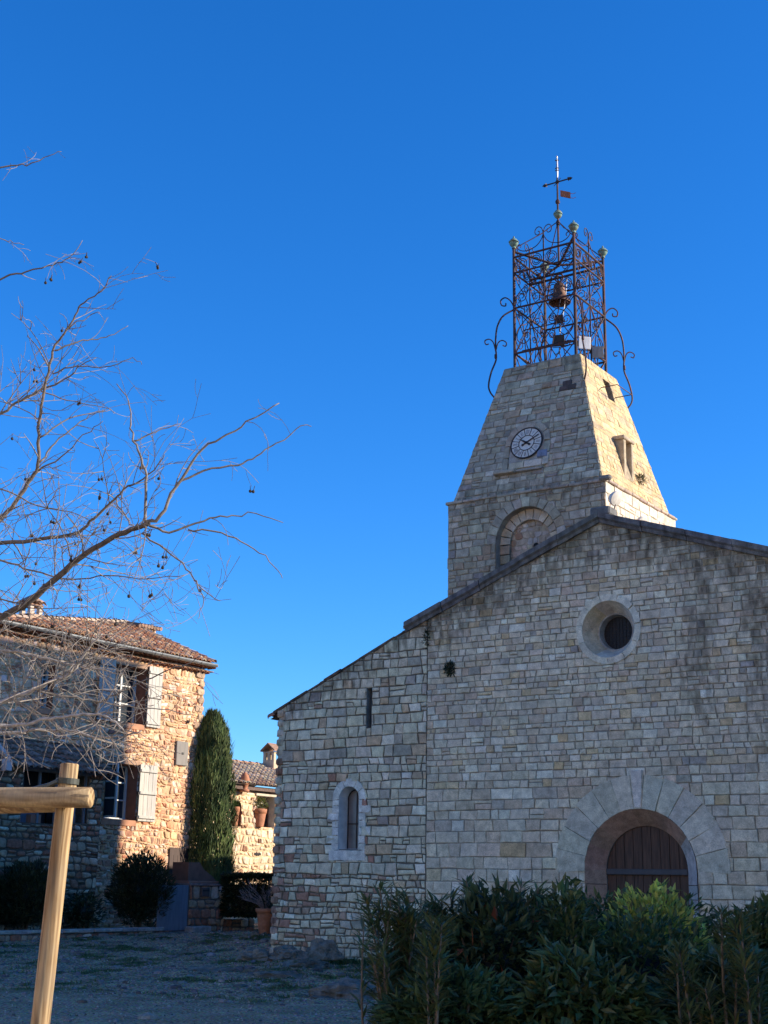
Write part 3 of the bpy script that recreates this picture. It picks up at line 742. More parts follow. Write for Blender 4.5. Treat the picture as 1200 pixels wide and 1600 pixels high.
def bar(x0, y0, x1, y1, wd, h0=.013, h1=.018):
    L = math.hypot(x1-x0, y1-y0); nx, ny = -(y1-y0)/L*wd/2, (x1-x0)/L*wd/2
    mb.prism([(x0-nx, y0-ny), (x1-nx, y1-ny), (x1+nx, y1+ny), (x0+nx, y0+ny)], PK, h0, h1)
for r0, r1 in ((.375, .405), (.185, .20)):
    A = arc(0, 0, r0, 0, 2*pi, 40); B = arc(0, 0, r1, 0, 2*pi, 40)
    for i in range(40): mb.prism([A[i], B[i], B[i+1], A[i+1]], PK, .0, .022)
for i in range(12):
    a = (i+.5)*pi/6; bar(.19*cos(a), .19*sin(a), .38*cos(a), .38*sin(a), .015)
mb.build('clock_ring', M['black_iron'], ck)
M['numeral'] = simple_mat('faded_numeral_paint', (.13, .15, .18), .6, 0, 20, (.8, 1.2), 0)
NUM = ['XII', 'I', 'II', 'III', 'IIII', 'V', 'VI', 'VII', 'VIII', 'IX', 'X', 'XI']
for i, s_ in enumerate(NUM):
    mb = MB(); a = pi/2-i*pi/6; rx, ry = cos(a), sin(a); tx, ty = sin(a), -cos(a)
    wd = [.014 if ch == 'I' else .034 for ch in s_]; W_ = sum(wd)+.008*(len(wd)-1); x = -W_/2
    q = lambda p, r: (rx*r+tx*p, ry*r+ty*p)
    for ch, wv in zip(s_, wd):
        if ch == 'I': bar(*q(x+wv/2, .245), *q(x+wv/2, .335), .006)
        elif ch == 'V': bar(*q(x, .34), *q(x+wv/2, .235), .0075); bar(*q(x+wv, .35), *q(x+wv/2, .225), .007, .0135, .019)
        else: bar(*q(x, .34), *q(x+wv, .235), .0075); bar(*q(x+wv, .35), *q(x, .225), .007, .0135, .019)
        x += wv+.008
    mb.build('numeral', M['numeral'], ck)
for nm, hr_, ln, wd in (('minute_hand', 2.0, .34, .03), ('hour_hand', 10.1, .215, .04)):
    mb = MB(); a = pi/2-hr_*pi/6
    bar(-.1*cos(a), -.1*sin(a), ln*.55*cos(a), ln*.55*sin(a), wd, .026, .034); bar(ln*.55*cos(a), ln*.55*sin(a), ln*cos(a), ln*sin(a), wd*.6, .026, .034)
    mb.prism(arc(0, 0, .035, 0, 2*pi*11/12, 11), PK, .024, .036)
    mb.prism(arc(-.1*cos(a), -.1*sin(a), .03, 0, 2*pi*9/10, 9), PK, .025, .033)
    mb.build(nm, M['black_iron'], ck)
# ------------------------------------------------------------------ wall floodlights on the tower side
lampv, lampz = on_side(958, 779, TU1+.2)
def wall_lamp(v, z, label):
    o = church_empty('wall_floodlight', label, 'floodlight', 'round floodlights on the tower side')
    mb = MB(); ax = Vector((.8, -.25, -.4)).normalized(); c = Vector((TU1+.24, v, z))
    mb.lathe(c, [(.02, -.13), (.08, -.11), (.15, -.02), (.165, .03), (.16, .05), (.14, .05)], 18, (.62, .6, .55), ax); mb.build('housing', M['paint'], o, True)
    mb = MB(); mb.lathe(c, [(.14, .05), (.08, .06), (.0, .065)], 18, (.7, .68, .6), ax); mb.build('lens', M['paint'], o)
    mb = MB(); mb.tube([(TU1, v+.05, z-.22), (TU1+.2, v+.05, z-.22), (TU1+.24, v+.02, z-.1)], .018, 6); mb.box(TU1, TU1+.03, v-.05, v+.15, z-.3, z-.14); mb.build('bracket', M['iron'], o)
wall_lamp(lampv, lampz, 'round white floodlight high on the sunlit tower wall, under the ledge corner')
v2, z2 = on_side(999, 818, TU1+.2)
wall_lamp(v2, z2, 'round floodlight half hidden behind the roof slope beside the tower wall')
# ================================================================== IRON BELFRY
BX, BY, BH, BZ = cu, cv, .8, ZT+.012
bel = church_empty('iron_belfry', 'rusty wrought iron cage of scrolls on top of the bell tower, ending in a cross', 'belfry')
def spiral(cx, cy, r, a0, turns, d=1, n=22, r1=.22):
    return [(cx+(r*(1-(1-r1)*i/n))*cos(a0+d*2*pi*turns*i/n), cy+(r*(1-(1-r1)*i/n))*sin(a0+d*2*pi*turns*i/n)) for i in range(n+1)]
def smooth(pts, k=5):                      # Catmull-Rom through 2-D / 3-D points
    P_ = [Vector(p) for p in pts]; out = []
    for i in range(len(P_)-1):
        a, b_, c, d = P_[max(i-1, 0)], P_[i], P_[i+1], P_[min(i+2, len(P_)-1)]
        for j in range(k):
            t = j/k; out.append(.5*((2*b_)+(c-a)*t+(2*a-5*b_+4*c-d)*t*t+(3*b_-a-3*c+d)*t**3))
    out.append(P_[-1]); return out
RT, R2, RM, RL = 16.27, 15.86, 14.95, 13.79
for sx, sy in ((-1, -1), (1, -1), (1, 1), (-1, 1)):
    mb = MB(); x, y = BX+sx*BH, BY+sy*BH
    mb.tube([(x, y, BZ-.02), (x, y, 16.52)], .036, 7); mb.build('post', M['iron'], bel)
    mb = MB(); c = (x, y, 16.63)
    mb.lathe((x, y, 16.5), [(.05, 0), (.05, .03), (.025, .05), (.065, .06), (.112, .13), (.118, .17), (.125, .168), (.125, .186), (.114, .19), (.075, .245), (.025, .27), (.02, .32), (.0, .33)], 14); mb.build('finial_ball', M['copper'], bel, True)
def face(axis, sgn):
    if axis == 'v': return lambda s, z, o=0: (BX+s, BY+sgn*(BH+o), z)
    return lambda s, z, o=0: (BX+sgn*(BH+o), BY+s, z)
for fi, (ax, sg) in enumerate((('v', -1), ('u', 1), ('v', 1), ('u', -1))):
    P = face(ax, sg)
    for z, r in ((RT, .026), (R2, .022), (RM, .024), (RL, .026)): mb = MB(); mb.tube([P(-BH, z), P(BH, z)], r, 6); mb.build('rail', M['iron'], bel)
    mb = MB(); T = lambda pts, r=.0115: mb.tube([P(q[0], q[1]) for q in pts], r, 5)
    T([(0, BZ), (0, 16.78)], .018)
    for s in (-1, 1):
        # crest
        T(smooth([(s*x, y) for x, y in [(0, 16.72), (.05, 16.86), (.15, 16.9), (.22, 16.82), (.2, 16.72), (.12, 16.7), (.1, 16.77), (.14, 16.79)]]))
        T(smooth([(s*x, y) for x, y in [(.0, 16.7), (.06, 16.55), (.2, 16.42), (.42, 16.36), (.6, 16.4), (.7, 16.5), (.66, 16.57), (.6, 16.53), (.62, 16.48)]]))
        # top band: pairs of scrolls
        for c, d in ((.2, 1), (.6, -1)):
            T([(s*(c+(x-c)), y) for x, y in spiral(c, 16.06, .17, pi/2, 1.35, d)]); T([(s*x, y) for x, y in spiral(c, 16.06, .17, -pi/2, 1.2, d, r1=.35)])
        # bell stage
        T(smooth([(s*x, y) for x, y in [(.78, 15.84), (.55, 15.62), (.3, 15.5), (.1, 15.3), (.02, 15.1)]]))
        T(smooth([(s*x, y) for x, y in [(.02, 15.8), (.2, 15.55), (.5, 15.45), (.72, 15.25), (.77, 15.0)]]))
        for (cx, cy, r, a, tn, d) in ((.58, 15.72, .12, 0, 1.5, 1), (.2, 15.68, .13, pi, 1.5, -1), (.6, 15.2, .15, pi/2, 1.5, 1), (.22, 15.12, .13, -pi/2, 1.4, -1)):
            T([(s*x, y) for x, y in spiral(cx, cy, r, a, tn, d)], .0105)
        # lower stage: lyre curves and crossed stays
        T(smooth([(s*x, y) for x, y in [(.04, 14.93), (.22, 14.75), (.5, 14.6), (.7, 14.35), (.72, 14.12), (.55, 14.0), (.4, 14.1), (.42, 14.25), (.52, 14.26)]]))
        T([(s*x, y) for x, y in spiral(.62, 14.8, .11, pi/2, 1.4, 1)], .012); T([(s*x, y) for x, y in spiral(.2, 14.5, .1, 0, 1.4, -1)], .012)
        T([(s*.78, 14.93), (0, 14.0), (-s*.3, RL-.3)], .013); T([(s*.78, RL), (s*.05, 14.9)], .012)
        T([(s*.78, RL), (s*.4, BZ)], .014); T([(s*.1, BZ), (s*.42, 14.9)], .012)
    mb.build('scroll_panel', M['iron'], bel)
# S-shaped corner consoles
con = [(0, 14.95), (.06, 15.12), (.155, 15.2), (.235, 15.12), (.225, 15.0), (.155, 14.99), (.15, 15.06)]
con2 = [(0, 14.92), (.2, 14.72), (.3, 14.44), (.33, 14.12), (.33, 13.88), (.325, 13.6), (.41, 13.27), (.455, 12.95), (.43, 12.78), (.36, 12.65)]
sc1 = [(.33, 13.8), (.37, 14.02), (.44, 14.1), (.515, 14.05), (.5, 13.96), (.45, 13.98)]
sc2 = [(.33, 13.8), (.29, 14.02), (.22, 14.1), (.145, 14.05), (.16, 13.96), (.21, 13.98)]
for sx, sy in ((-1, -1), (1, -1), (1, 1), (-1, 1)):
    mb = MB(); g = lambda q: [(BX+sx*(BH+p[0]*1.0), BY+sy*(BH+p[0]*1.0), p[1]) for p in smooth([(a, b_, 0) for a, b_ in q])]
    mb.tube(g(con), .017, 6); mb.tube(g(con2), .021, 6); mb.tube(g(sc1), .015, 6); mb.tube(g(sc2), .015, 6)
    mb.lathe((BX+sx*(BH+.33), BY+sy*(BH+.33), 13.62), [(.022, 0), (.034, .02), (.034, .1), (.022, .12)], 8)
    mb.build('console', M['iron'], bel)
# roof bars, mast, cross
mb = MB()
for sx in (-1, 1):
    mb.tube(smooth([(BX+sx*BH, BY-BH, 16.42), (BX+sx*BH*.5, BY-BH*.5, 16.3), (BX, BY, 16.2), (BX-sx*BH*.5, BY+BH*.5, 16.3), (BX-sx*BH, BY+BH, 16.42)]), .032, 6)
    for sy in (-1, 1): mb.tube([(BX+sx*BH, BY+sy*BH, 16.5), (BX+sx*.3, BY+sy*.3, 16.98), (BX, BY, 17.36)], .013, 5)
mb.build('roof_bar', M['iron'], bel)
mb = MB(); mb.tube([(BX, BY, 16.15), (BX, BY, 18.1), (BX, BY, 19.05)], [.028, .024, .018], 7)
mb.lathe((BX, BY, 17.82), [(.0, 0), (.05, .02), (.06, .06), (.045, .11), (.0, .13)], 12); mb.lathe((BX, BY, 17.26), [(.05, 0), (.05, .1), (.03, .12)], 8)

for z in (18.72, 18.78, 19.0): mb.lathe((BX, BY, z), [(.012, 0), (.05, .012), (.012, .03)], 8)
mb.build('mast', M['iron'], bel)
mb = MB(); mb.lathe((BX, BY, 17.43), [(.0, 0), (.06, .02), (.1, .08), (.105, .115), (.112, .11), (.112, .13), (.1, .16), (.06, .21), (.0, .225)], 16); mb.build('mast_ball', M['copper'], bel, True)
mb = MB(); zc = 18.42
mb.tube([(BX-.36, BY, zc), (BX+.36, BY, zc)], .018, 6)
for s in (-1, 1):
    mb.lathe((BX+s*.30, BY, zc), [(.0, -.005), (.055, 0), (.03, .03), (.045, .05), (.0, .12)], 6, axis=(s, 0, 0))
    for a in (.7, 2.4): mb.tube([(BX, BY, zc), (BX+s*.13*cos(.8), BY, zc+.13*sin(a if s > 0 else a-pi))], .008, 4)
mb.ball((BX, BY, zc), .05, 8); mb.build('cross', M['black_iron'], bel)
mb = MB(); mb.lathe((BX, BY, 18.52), [(.021, 0), (.026, .2), (.024, .45), (.015, .56), (.028, .58), (.0, .64)], 8); mb.build('spearhead', simple_mat('bare_metal', (.5, .5, .52), .35, .6, 8, (.7, 1.2)), bel, True)
mb = MB(); d = (ev*-.2+eu).normalized(); fd = Vector((.82, .57, 0))
q = [Vector((BX, BY, 0))+fd*a+Vector((0, 0, z)) for a, z in ((.07, 18.2), (.32, 18.15), (.32, 17.98), (.07, 18.03))]
nrm = Vector((-fd.y, fd.x, 0))*.006
mb.add([p+nrm for p in q]+[p-nrm for p in q], [(0, 1, 2, 3), (4, 7, 6, 5), (0, 4, 5, 1), (1, 5, 6, 2), (2, 6, 7, 3), (3, 7, 4, 0)])
for z in (18.12, 18.0): mb.tube([q[1]*1+Vector((0, 0, z-18.15)), q[1]+fd*.07+Vector((0, 0, z-18.16)), q[1]+fd*.13+Vector((0, 0, z-18.13))], .007, 4)
mb.build('weathervane', rust_mat('vane_rust', (.28, .09, .04), (.2, .06, .03)), bel)
mb = MB()
for dz in (0, -.12): mb.tube([(BX-BH, BY, 15.98+dz), (BX+BH, BY, 15.98+dz)], .03, 6)
mb.tube([(BX-.5, BY, 15.95), (BX-.5, BY-.1, 16.05)], .05, 6)
mb.build('bell_beam', M['iron'], bel)
bo = church_empty('bell', 'bronze church bell hanging inside the wrought iron cage', 'bell')
mb = MB(); mb.lathe((BX, BY, 15.2), [(.265, 0), (.268, .02), (.225, .07), (.175, .15), (.15, .26), (.14, .38), (.13, .45), (.1, .5), (.045, .53), (.0, .535)], 24)
mb.lathe((BX, BY, 15.2), [(.25, .005), (.2, .08), (.145, .2), (.12, .42), (.0, .48)], 24); mb.build('bell_body', M['bronze'], bo, True)
mb = MB(); mb.tube([(BX, BY, 15.7), (BX, BY, 15.26)], .015, 6); mb.ball((BX, BY, 15.22), .05, 8); mb.tube([(BX, BY, 15.2), (BX, BY, 15.1)], .02, 6); mb.build('clapper', M['iron'], bo)
mb = MB()
for s in (-1, 1): mb.tube(smooth([(BX+s*.02, BY, 15.75), (BX+s*.1, BY, 15.82), (BX+s*.08, BY, 15.92), (BX, BY, 15.95)]), .02, 6); mb.tube(smooth([(BX, BY+s*.02, 15.75), (BX, BY+s*.1, 15.82), (BX, BY+s*.06, 15.9)]), .02, 6)
mb.tube(smooth([(BX-.2, BY, 15.93), (BX-.26, BY-.02, 15.7), (BX-.3, BY-.05, 15.35)]), .02, 6); mb.build('crown', M['bronze'], bo)
mb = MB(); mb.tube(smooth([(BX+.16, BY+.1, 15.85), (BX+.12, BY+.05, 15.2), (BX+.02, BY-.05, 14.4)]), .012, 5, (.75, .75, .72))
tag(mb.build('bell_cord', M['paint'], church_empty('bell_rope', 'thin pale rope slanting down from the bell beam', 'rope')), None)
def flood(px, py, v, face_, size, label, col):
    u_, z_ = on_front(px, py, v)
    o = church_empty('square_floodlight', label, 'floodlight', 'square floodlights in the iron cage')
    n = Vector(face_).normalized(); x = Vector((0, 0, 1)).cross(n).normalized(); y = n.cross(x); c = Vector((u_, v, z_))
    Q = lambda a, b_, h: c+x*a+y*b_+n*h
    mb = MB(); s = size/2
    r = [(s, -.0), (s, -.035), (s*.72, -.1)]
    vs = [Q(a*k, b_*k, h) for k, h in r for a, b_ in ((-1, -1), (1, -1), (1, 1), (-1, 1))]
    mb.add(vs, [(i*4+k, i*4+(k+1) % 4, i*4+4+(k+1) % 4, i*4+4+k) for i in range(2) for k in range(4)]+[(11, 10, 9, 8)], (.05, .05, .055))
    for k in range(-3, 4): mb.add([Q(k*s*.2, -s*.6, -.09), Q(k*s*.2+.008, -s*.6, -.09), Q(k*s*.2+.008, s*.6, -.09), Q(k*s*.2, s*.6, -.09), Q(k*s*.2, -s*.6, -.125), Q(k*s*.2+.008, -s*.6, -.125), Q(k*s*.2+.008, s*.6, -.125), Q(k*s*.2, s*.6, -.125)], [(4, 5, 6, 7), (0, 4, 7, 3), (1, 5, 6, 2)], (.05, .05, .055))
    mb.build('housing', M['paint'], o)
    mb = MB(); mb.add([Q(a*s, b_*s, .002) for a, b_ in ((-1, -1), (1, -1), (1, 1), (-1, 1))]+[Q(a*s*.9, b_*s*.9, .006) for a, b_ in ((-1, -1), (1, -1), (1, 1), (-1, 1))], [(0, 1, 5, 4), (1, 2, 6, 5), (2, 3, 7, 6), (3, 0, 4, 7), (4, 5, 6, 7)], col)
    mb.build('front', M['paint'], o)
    mb = MB(); mb.tube([Q(-s-.02, 0, -.05), Q(-s-.02, -s*1.1, -.06), Q(s+.02, -s*1.1, -.06), Q(s+.02, 0, -.05)], .01, 5); mb.tube([Q(0, -s*1.1, -.06), Q(0, -s*1.1, -.06)-Vector((0, 0, .18))], .014, 5); mb.build('yoke', M['black_iron'], o)
flood(913.5, 535.5, 2.25, (.75, -.75, -.15), .29, 'square floodlight with bright white front in the iron cage, left of the grey one', (.8, .8, .8))
flood(934, 550, 2.95, (.5, -.9, -.25), .27, 'square grey floodlight by the right rear post of the iron cage', (.3, .3, .29))
flood(873, 532, 2.5, (.3, -.95, -.2), .27, 'larger black square floodlight in the iron cage, under the small dark one', (.02, .022, .024))
flood(873.5, 498.5, 2.6, (.3, -.95, -.3), .2, 'small dark floodlight hanging just below the bell', (.025, .02, .02))
for p_, q_ in (((BX+.35, 2.25, RL-.02), (BX+BH, 2.25, RL-.02)), ((BX+.35, 2.95, RL-.02), (BX+BH, 2.95, RL-.02)), ((BX-BH, 2.5, RL+.2), (BX+.5, 2.5, RL+.2)), ((BX-BH, 2.6, 14.55), (BX+.3, 2.6, 14.55))):
    mb = MB(); mb.tube([p_, q_], .015, 5); mb.build('lamp_rail', M['iron'], bel)
# ================================================================== STONE HOUSE (left)
rng = random.Random(21)
UH = -18.3; HV1 = 8.2; HV0 = -4.0; HE = 8.15       # wall plane, right corner, eave height
house = church_empty('stone_house', 'two storey rubble stone house with clay tile roof and pale shutters', 'house')
PS = Pside(UH)
def px_side(px, py, U=None): return on_side(px, py, UH if U is None else U)
w1 = (4.3, 5.56, px_side(214, 1131)[1], px_side(210, 1043)[1])
w2 = (4.15, 5.43, px_side(200, 1281)[1], px_side(210, 1196)[1])
w3v, w3z = px_side(72, 1075); w3 = (w3v-.2, w3v+.25, w3z-.55, w3z+.65)
wins = [w1, w2, w3]
mb = MB()
backing(mb, PS, [(HV0, -.2), (HV1, -.2), (HV1, HE), (HV0, HE)], [[(a, c), (b_, c), (b_, d), (a, d)] for a, b_, c, d in wins], (.58, .38, .225))
masonry(mb, PS, (HV0, HV1, -.1, HE), [], [('rect', a, b_, c-.14, d+.14) for a, b_, c, d in wins], (.07, .165), (.8, 2.2), pal_rubble, rng, jt=.03, wave=.12, gap=.010, bev=.022, hh=(.008, .045), rnd=True, split=.15)
for k in range(30):                                 # corner stones
    z = .1+k*.265; wd = rng.uniform(.34, .46) if k % 2 else rng.uniform(.18, .3)
    stone(mb, PS, [(HV1-wd, z), (HV1+.03, z), (HV1+.03, z+.25), (HV1-wd, z+.25)], rng, jit(rng, (.42, .3, .2), .15), .01, .03, .06, rnd=True, base=-.2)
for (px, py) in ((306, 1050), (292, 1128)):
    v_, z_ = px_side(px, py); mb.box(UH+.05, UH+.065, v_-.05, v_+.05, z_-.05, z_+.05, (.03, .02, .02))
mb.build('wall', M['rubble'], house)
mb = MB()
mb.quad((UH-7.5, HV1, -.2), (UH-.01, HV1, -.2), (UH-.01, HV1, HE), (UH-7.5, HV1, HE), (.33, .22, .15))
mb.quad((UH-7.5, HV0, -.2), (UH, HV0, -.2), (UH, HV0, HE), (UH-7.5, HV0, HE), (.33, .22, .15))
mb.quad((UH-7.5, HV0, -.2), (UH-7.5, HV1, -.2), (UH-7.5, HV1, HE), (UH-7.5, HV0, HE), (.33, .22, .15))
mb.build('end_wall', M['rubble'], house)
# roof: gable with a skewed, rising ridge
OV = .36; RZ0 = HE+.12; ue = UH+OV; HWD = 3.6; pitch_r = .42
ur = UH-HWD; rz = RZ0+(HWD+OV)*pitch_r; vend = HV1+.10
fr = lambda v_: max(.06, 1-(vend-v_)*.109)               # share of the slope reached by the ridge at v
rp = lambda v_: (ue-(HWD+OV)*fr(v_), v_, RZ0+(rz-RZ0)*fr(v_))
mb = MB(); vl = -.3
mb.add([(ue, vl, RZ0), (ue, vend, RZ0), rp(vend), rp(vl)], [(0, 1, 2, 3)], (.2, .1, .06))
mb.add([(ur-4.5, vl, RZ0), (ur-4.5, vend, RZ0), rp(vend), rp(vl)], [(0, 1, 2, 3)], (.2, .1, .06))
mb.add([(UH-.01, HV1, HE-.02), (UH-7.4, HV1, HE-.02), (rp(HV1)[0], HV1, rp(HV1)[2]-.05)], [(0, 1, 2)], (.33, .22, .15))
S = math.hypot(HWD+OV, rz-RZ0)
tiles(mb, (ue, vl, RZ0), (0, 1, 0), (-(HWD+OV), 0, rz-RZ0), vend-vl, S, rng, pal_tile, inside=lambda s, t: t < S*fr(vl+s)-.1)
def ridge(a, b_, r=.1, L=.4):
    a, b_ = Vector(a), Vector(b_); d = (b_-a); n = int(d.length/L); d = d/n; s = d.cross(Vector((0, 0, 1))).normalized(); up = s.cross(d).normalized()
    for i in range(n):
        p, q = a+d*i, a+d*(i+1.08); vs = [c+s*cos(pi*k/6)*r*f+up*(sin(pi*k/6)*r*f+g) for c, f, g in ((p, 1.08, .03), (q, .9, .01)) for k in range(7)]
        mb.add(vs, [(k, k+1, 8+k, 7+k) for k in range(6)], jit(rng, (.5, .38, .28) if rng.random() < .6 else (.42, .24, .15), .12))
ridge(rp(vl), rp(vend)); ridge((ue, vend-.05, RZ0+.02), rp(vend), .09)
mb.build('roof', M['tile'], house)
mb = MB()                                            # two rows of tile ends under the eave
for row, (off, z) in enumerate(((.17, HE-.18), (.34, HE-.02))):
    n = int((HV1-HV0+.3)/.21)
    for i in range(n):
        v_ = HV0+i*.21+row*.1
        A = [(v_+.09*cos(pi*k/6), z+.075*sin(pi*k/6)) for k in range(7)]
        mb.add([(UH+off, a, b_) for a, b_ in A]+[(UH-.02, a, b_) for a, b_ in A]+[(UH+off-.0, a, b_-.018) for a, b_ in A], [(k, k+1, 8+k, 7+k) for k in range(6)]+[(k, 14+k, 15+k, k+1) for k in range(6)], jit(rng, (.27, .13, .08), .15))
    mb.box(UH-.02, UH+off-.03, HV0, HV1+.3, z+.078, z+.105, (.3, .19, .12))
mb.box(UH-.02, ue-.02, HV0-.2, vend-.05, HE+.09, HE+.115, (.12, .08, .06))
mb.build('tile_cornice', M['tile'], house)
mb = MB()
gp = [(ue+.01+.095*cos(a), RZ0-.01+.095*sin(a)) for a in [pi+pi*k/8 for k in range(9)]]
mb.add([(a, HV0-.3, z) for a, z in gp]+[(a, vend+.02, z) for a, z in gp], [(k, k+1, 10+k, 9+k) for k in range(8)])
mb.add([(a, vend+.02, z) for a, z in gp], [tuple(range(9))])
for i in range(12): mb.tube([(x, HV0+i*1.05, z) for x, z in [(ue+.01+.10*cos(a), RZ0-.01+.10*sin(a)) for a in [pi+pi*k/8 for k in range(9)]]], .008, 4)
mb.build('gutter', M['metal'], house)
def chimney_tiled(v_, wdt, parent, name='chimney', U=None, zb=None, h=.35):
    U = ur if U is None else U; zb = rz if zb is None else zb
    mb = MB(); mb.box(U-wdt/2, U+wdt/2, v_-wdt/2, v_+wdt/2, zb-.4, zb+.1, (.42, .30, .21))
    for sx in (-1, 1):
        for sy in (-1, 1): mb.box(U+sx*wdt*.38-.06, U+sx*wdt*.38+.06, v_+sy*wdt*.38-.06, v_+sy*wdt*.38+.06, zb+.1, zb+h, (.55, .45, .36))
    ch = mb.build(name, M['plain'], parent)
    mb = MB()
    for sx, sy in ((1, 0), (-1, 0), (0, 1), (0, -1)):
        for k in range(-1, 2):
            o_ = Vector((sy, sx, 0))*(k*wdt*.36); dr_ = Vector((sx, sy, 0))
            a = Vector((U, v_, zb+h+.28)); e = Vector((U, v_, zb+h))+dr_*wdt*.75+o_
            s_ = Vector((sy, -sx, 0)).normalized(); up = Vector((0, 0, 1))
            vs = [p+s_*cos(pi*q/5)*r+up*sin(pi*q/5)*r for p, r in ((a, .05), (e, .11)) for q in range(6)]
            mb.add(vs, [(q, q+1, 7+q, 6+q) for q in range(5)], jit(rng, (.45, .3, .2), .15))
    mb.box(U-wdt*.55, U+wdt*.55, v_-wdt*.55, v_+wdt*.55, zb+h-.03, zb+h+.02, (.3, .18, .12))
    mb.build('cap', M['tile'], ch); return ch
cvl = 4.
for _ in range(12): cvl = px_side(48, 960, rp(cvl)[0])[0]
chimney_tiled(cvl, .44, house, U=rp(cvl)[0], zb=rp(cvl)[2]+.02, h=.36)
# low stack at the gable end of the ridge
lu, lv = ur+.35, px_side(219, 980, ur+.35)[0]; lz = px_side(219, 974, ur+.35)[1]
mb = MB(); mb.box(lu-.35, lu+.35, lv-.36, lv+.42, lz-.9, lz-.2, (.62, .42, .28), .02)
low = mb.build('low_chimney', M['plain'], house)
mb = MB()
for k in range(8):
    a = lv-.5+k*.145; mb.tube([(lu+.48, a, lz-.17+rng.uniform(-.03, .02)), (lu-.45, a, lz-.03+rng.uniform(-.03, .04))], .07, 6, jit(rng, (.3, .19, .13), .2))
mb.build('cap', M['tile'], low)
# windows
def house_window(w, lit, reveal=.42, open_leaf=None):
    a, b_, c, d = w
    mb = MB(); q = [(a, c), (b_, c), (b_, d), (a, d)]; col = (.22, .095, .06)
    for i in range(4):
        p, r = q[i], q[(i+1) % 4]; mb.add([PS(*p, .03), PS(*r, .03), PS(*r, -reveal), PS(*p, -reveal)], [(0, 1, 2, 3)], col if i != 3 else (.25, .15, .1))
    mb.box(UH-.02, UH+.055, a-.12, b_+.05, c-.18, c-.01, (.47, .23, .13), .012)
    mb.box(UH-.02, UH+.04, a-.1, b_+.1, d+.005, d+.14, (.44, .27, .17), .012)
    wo = mb.build('window', M['plain'], house)
    mb = MB(); ux = UH-reveal+.02; k = (.62, .62, .58)
    for v_ in (a+.03, (a+b_)/2, b_-.03): mb.box(ux, ux+.06, v_-.035, v_+.035, c, d, k)
    for z_ in (c+.04, c+(d-c)*.36, c+(d-c)*.68, d-.04): mb.box(ux+.002, ux+.055, a, b_, z_-.02, z_+.02, k)
    mb.box(ux, ux+.14, a, b_, c-.005, c+.03, k)
    mb.build('frame', M['paint'], wo)
    mb = MB(); mb.box(ux-.01, ux, a, b_, c, d); mb.build('pane', M['glass'], wo)
    mb = MB(); mb.box(ux-.14, ux-.13, a, a+.5, c, d, (.5, .48, .44)); mb.box(ux-.14, ux-.13, b_-.35, b_, c, d, (.5, .48, .44)); mb.build('curtain', M['paint'], wo)
    if open_leaf:
        mb = MB(); v_ = a+.02; L = open_leaf
        for x0 in (UH-.1, UH-.1+L-.06): mb.box(x0, x0+.06, v_, v_+.045, c+.02, d-.02, (.66, .66, .62))
        for z_ in (c+.05, c+(d-c)*.36, c+(d-c)*.66, d-.05): mb.box(UH-.1, UH-.1+L, v_+.003, v_+.042, z_-.025, z_+.025, (.66, .66, .62))
        mb.build('casement', M['paint'], wo)
        mb = MB(); mb.box(UH-.05, UH-.12+L, v_+.018, v_+.024, c+.05, d-.05); mb.build('casement_pane', M['glass'], wo)
    return wo
house_window(w1, True, .45); house_window(w2, True, .45, .55); house_window(w3, False, .3)
def shutter(v0, v1, z0, z1):
    mb = MB(); n = 4
    for i in range(n): mb.box(UH+.075, UH+.105, v0+(v1-v0)*i/n+.003, v0+(v1-v0)*(i+1)/n-.003, z0, z1, jit(rng, (.47, .44, .38), .07), .004)
    for z in (z0+.12, (z0+z1)/2, z1-.18): mb.box(UH+.106, UH+.13, v0+.02, v1-.02, z-.04, z+.04, (.47, .44, .38), .004)
    s = mb.build('shutter', M['paint'], house)
    for z in (z0+.08, (z0+z1)/2-.045, z1-.22):
        mb = MB(); mb.box(UH+.106, UH+.118, v0-.05, v1-.04, z-.015, z+.012, (.03, .03, .03)); mb.box(UH+.05, UH+.12, v0-.06, v0-.02, z-.03, z+.05, (.03, .03, .03))
        mb.build('strap_hinge', M['black_iron'], s)
shutter(5.6, 6.2, w1[2]-.05, w1[3]+.12); shutter(3.55, 4.18, w1[2]-.05, w1[3]+.1); shutter(5.47, 6.2, w2[2]-.02, w2[3]+.05)
ha, hz0 = px_side(272, 1195); hb_, hz1 = px_side(292, 1160)
mb = MB(); mb.box(UH+.02, UH+.08, ha, hb_, hz0, hz1, (.22, .20, .18), .01); mb.box(UH+.08, UH+.1, (ha+hb_)/2-.03, (ha+hb_)/2+.05, (hz0+hz1)/2-.03, (hz0+hz1)/2+.03, (.05, .05, .05)); mb.build('wall_hatch', M['paint'], house)
da, db = px_side(259, 1400)[0], px_side(291, 1400)[0]
mb = MB(); mb.box(UH+.03, UH+.07, da, db, 0, px_side(270, 1325)[1], (.065, .036, .028), .01)
for k in range(1, 5): mb.box(UH+.07, UH+.076, da+(db-da)*k/5-.008, da+(db-da)*k/5+.008, 0, px_side(270, 1333)[1]-.05, (.06, .035, .03))
mb.build('door', M['paint'], house)  # no real door: dark panel painting the cypress shadow over brown plaster
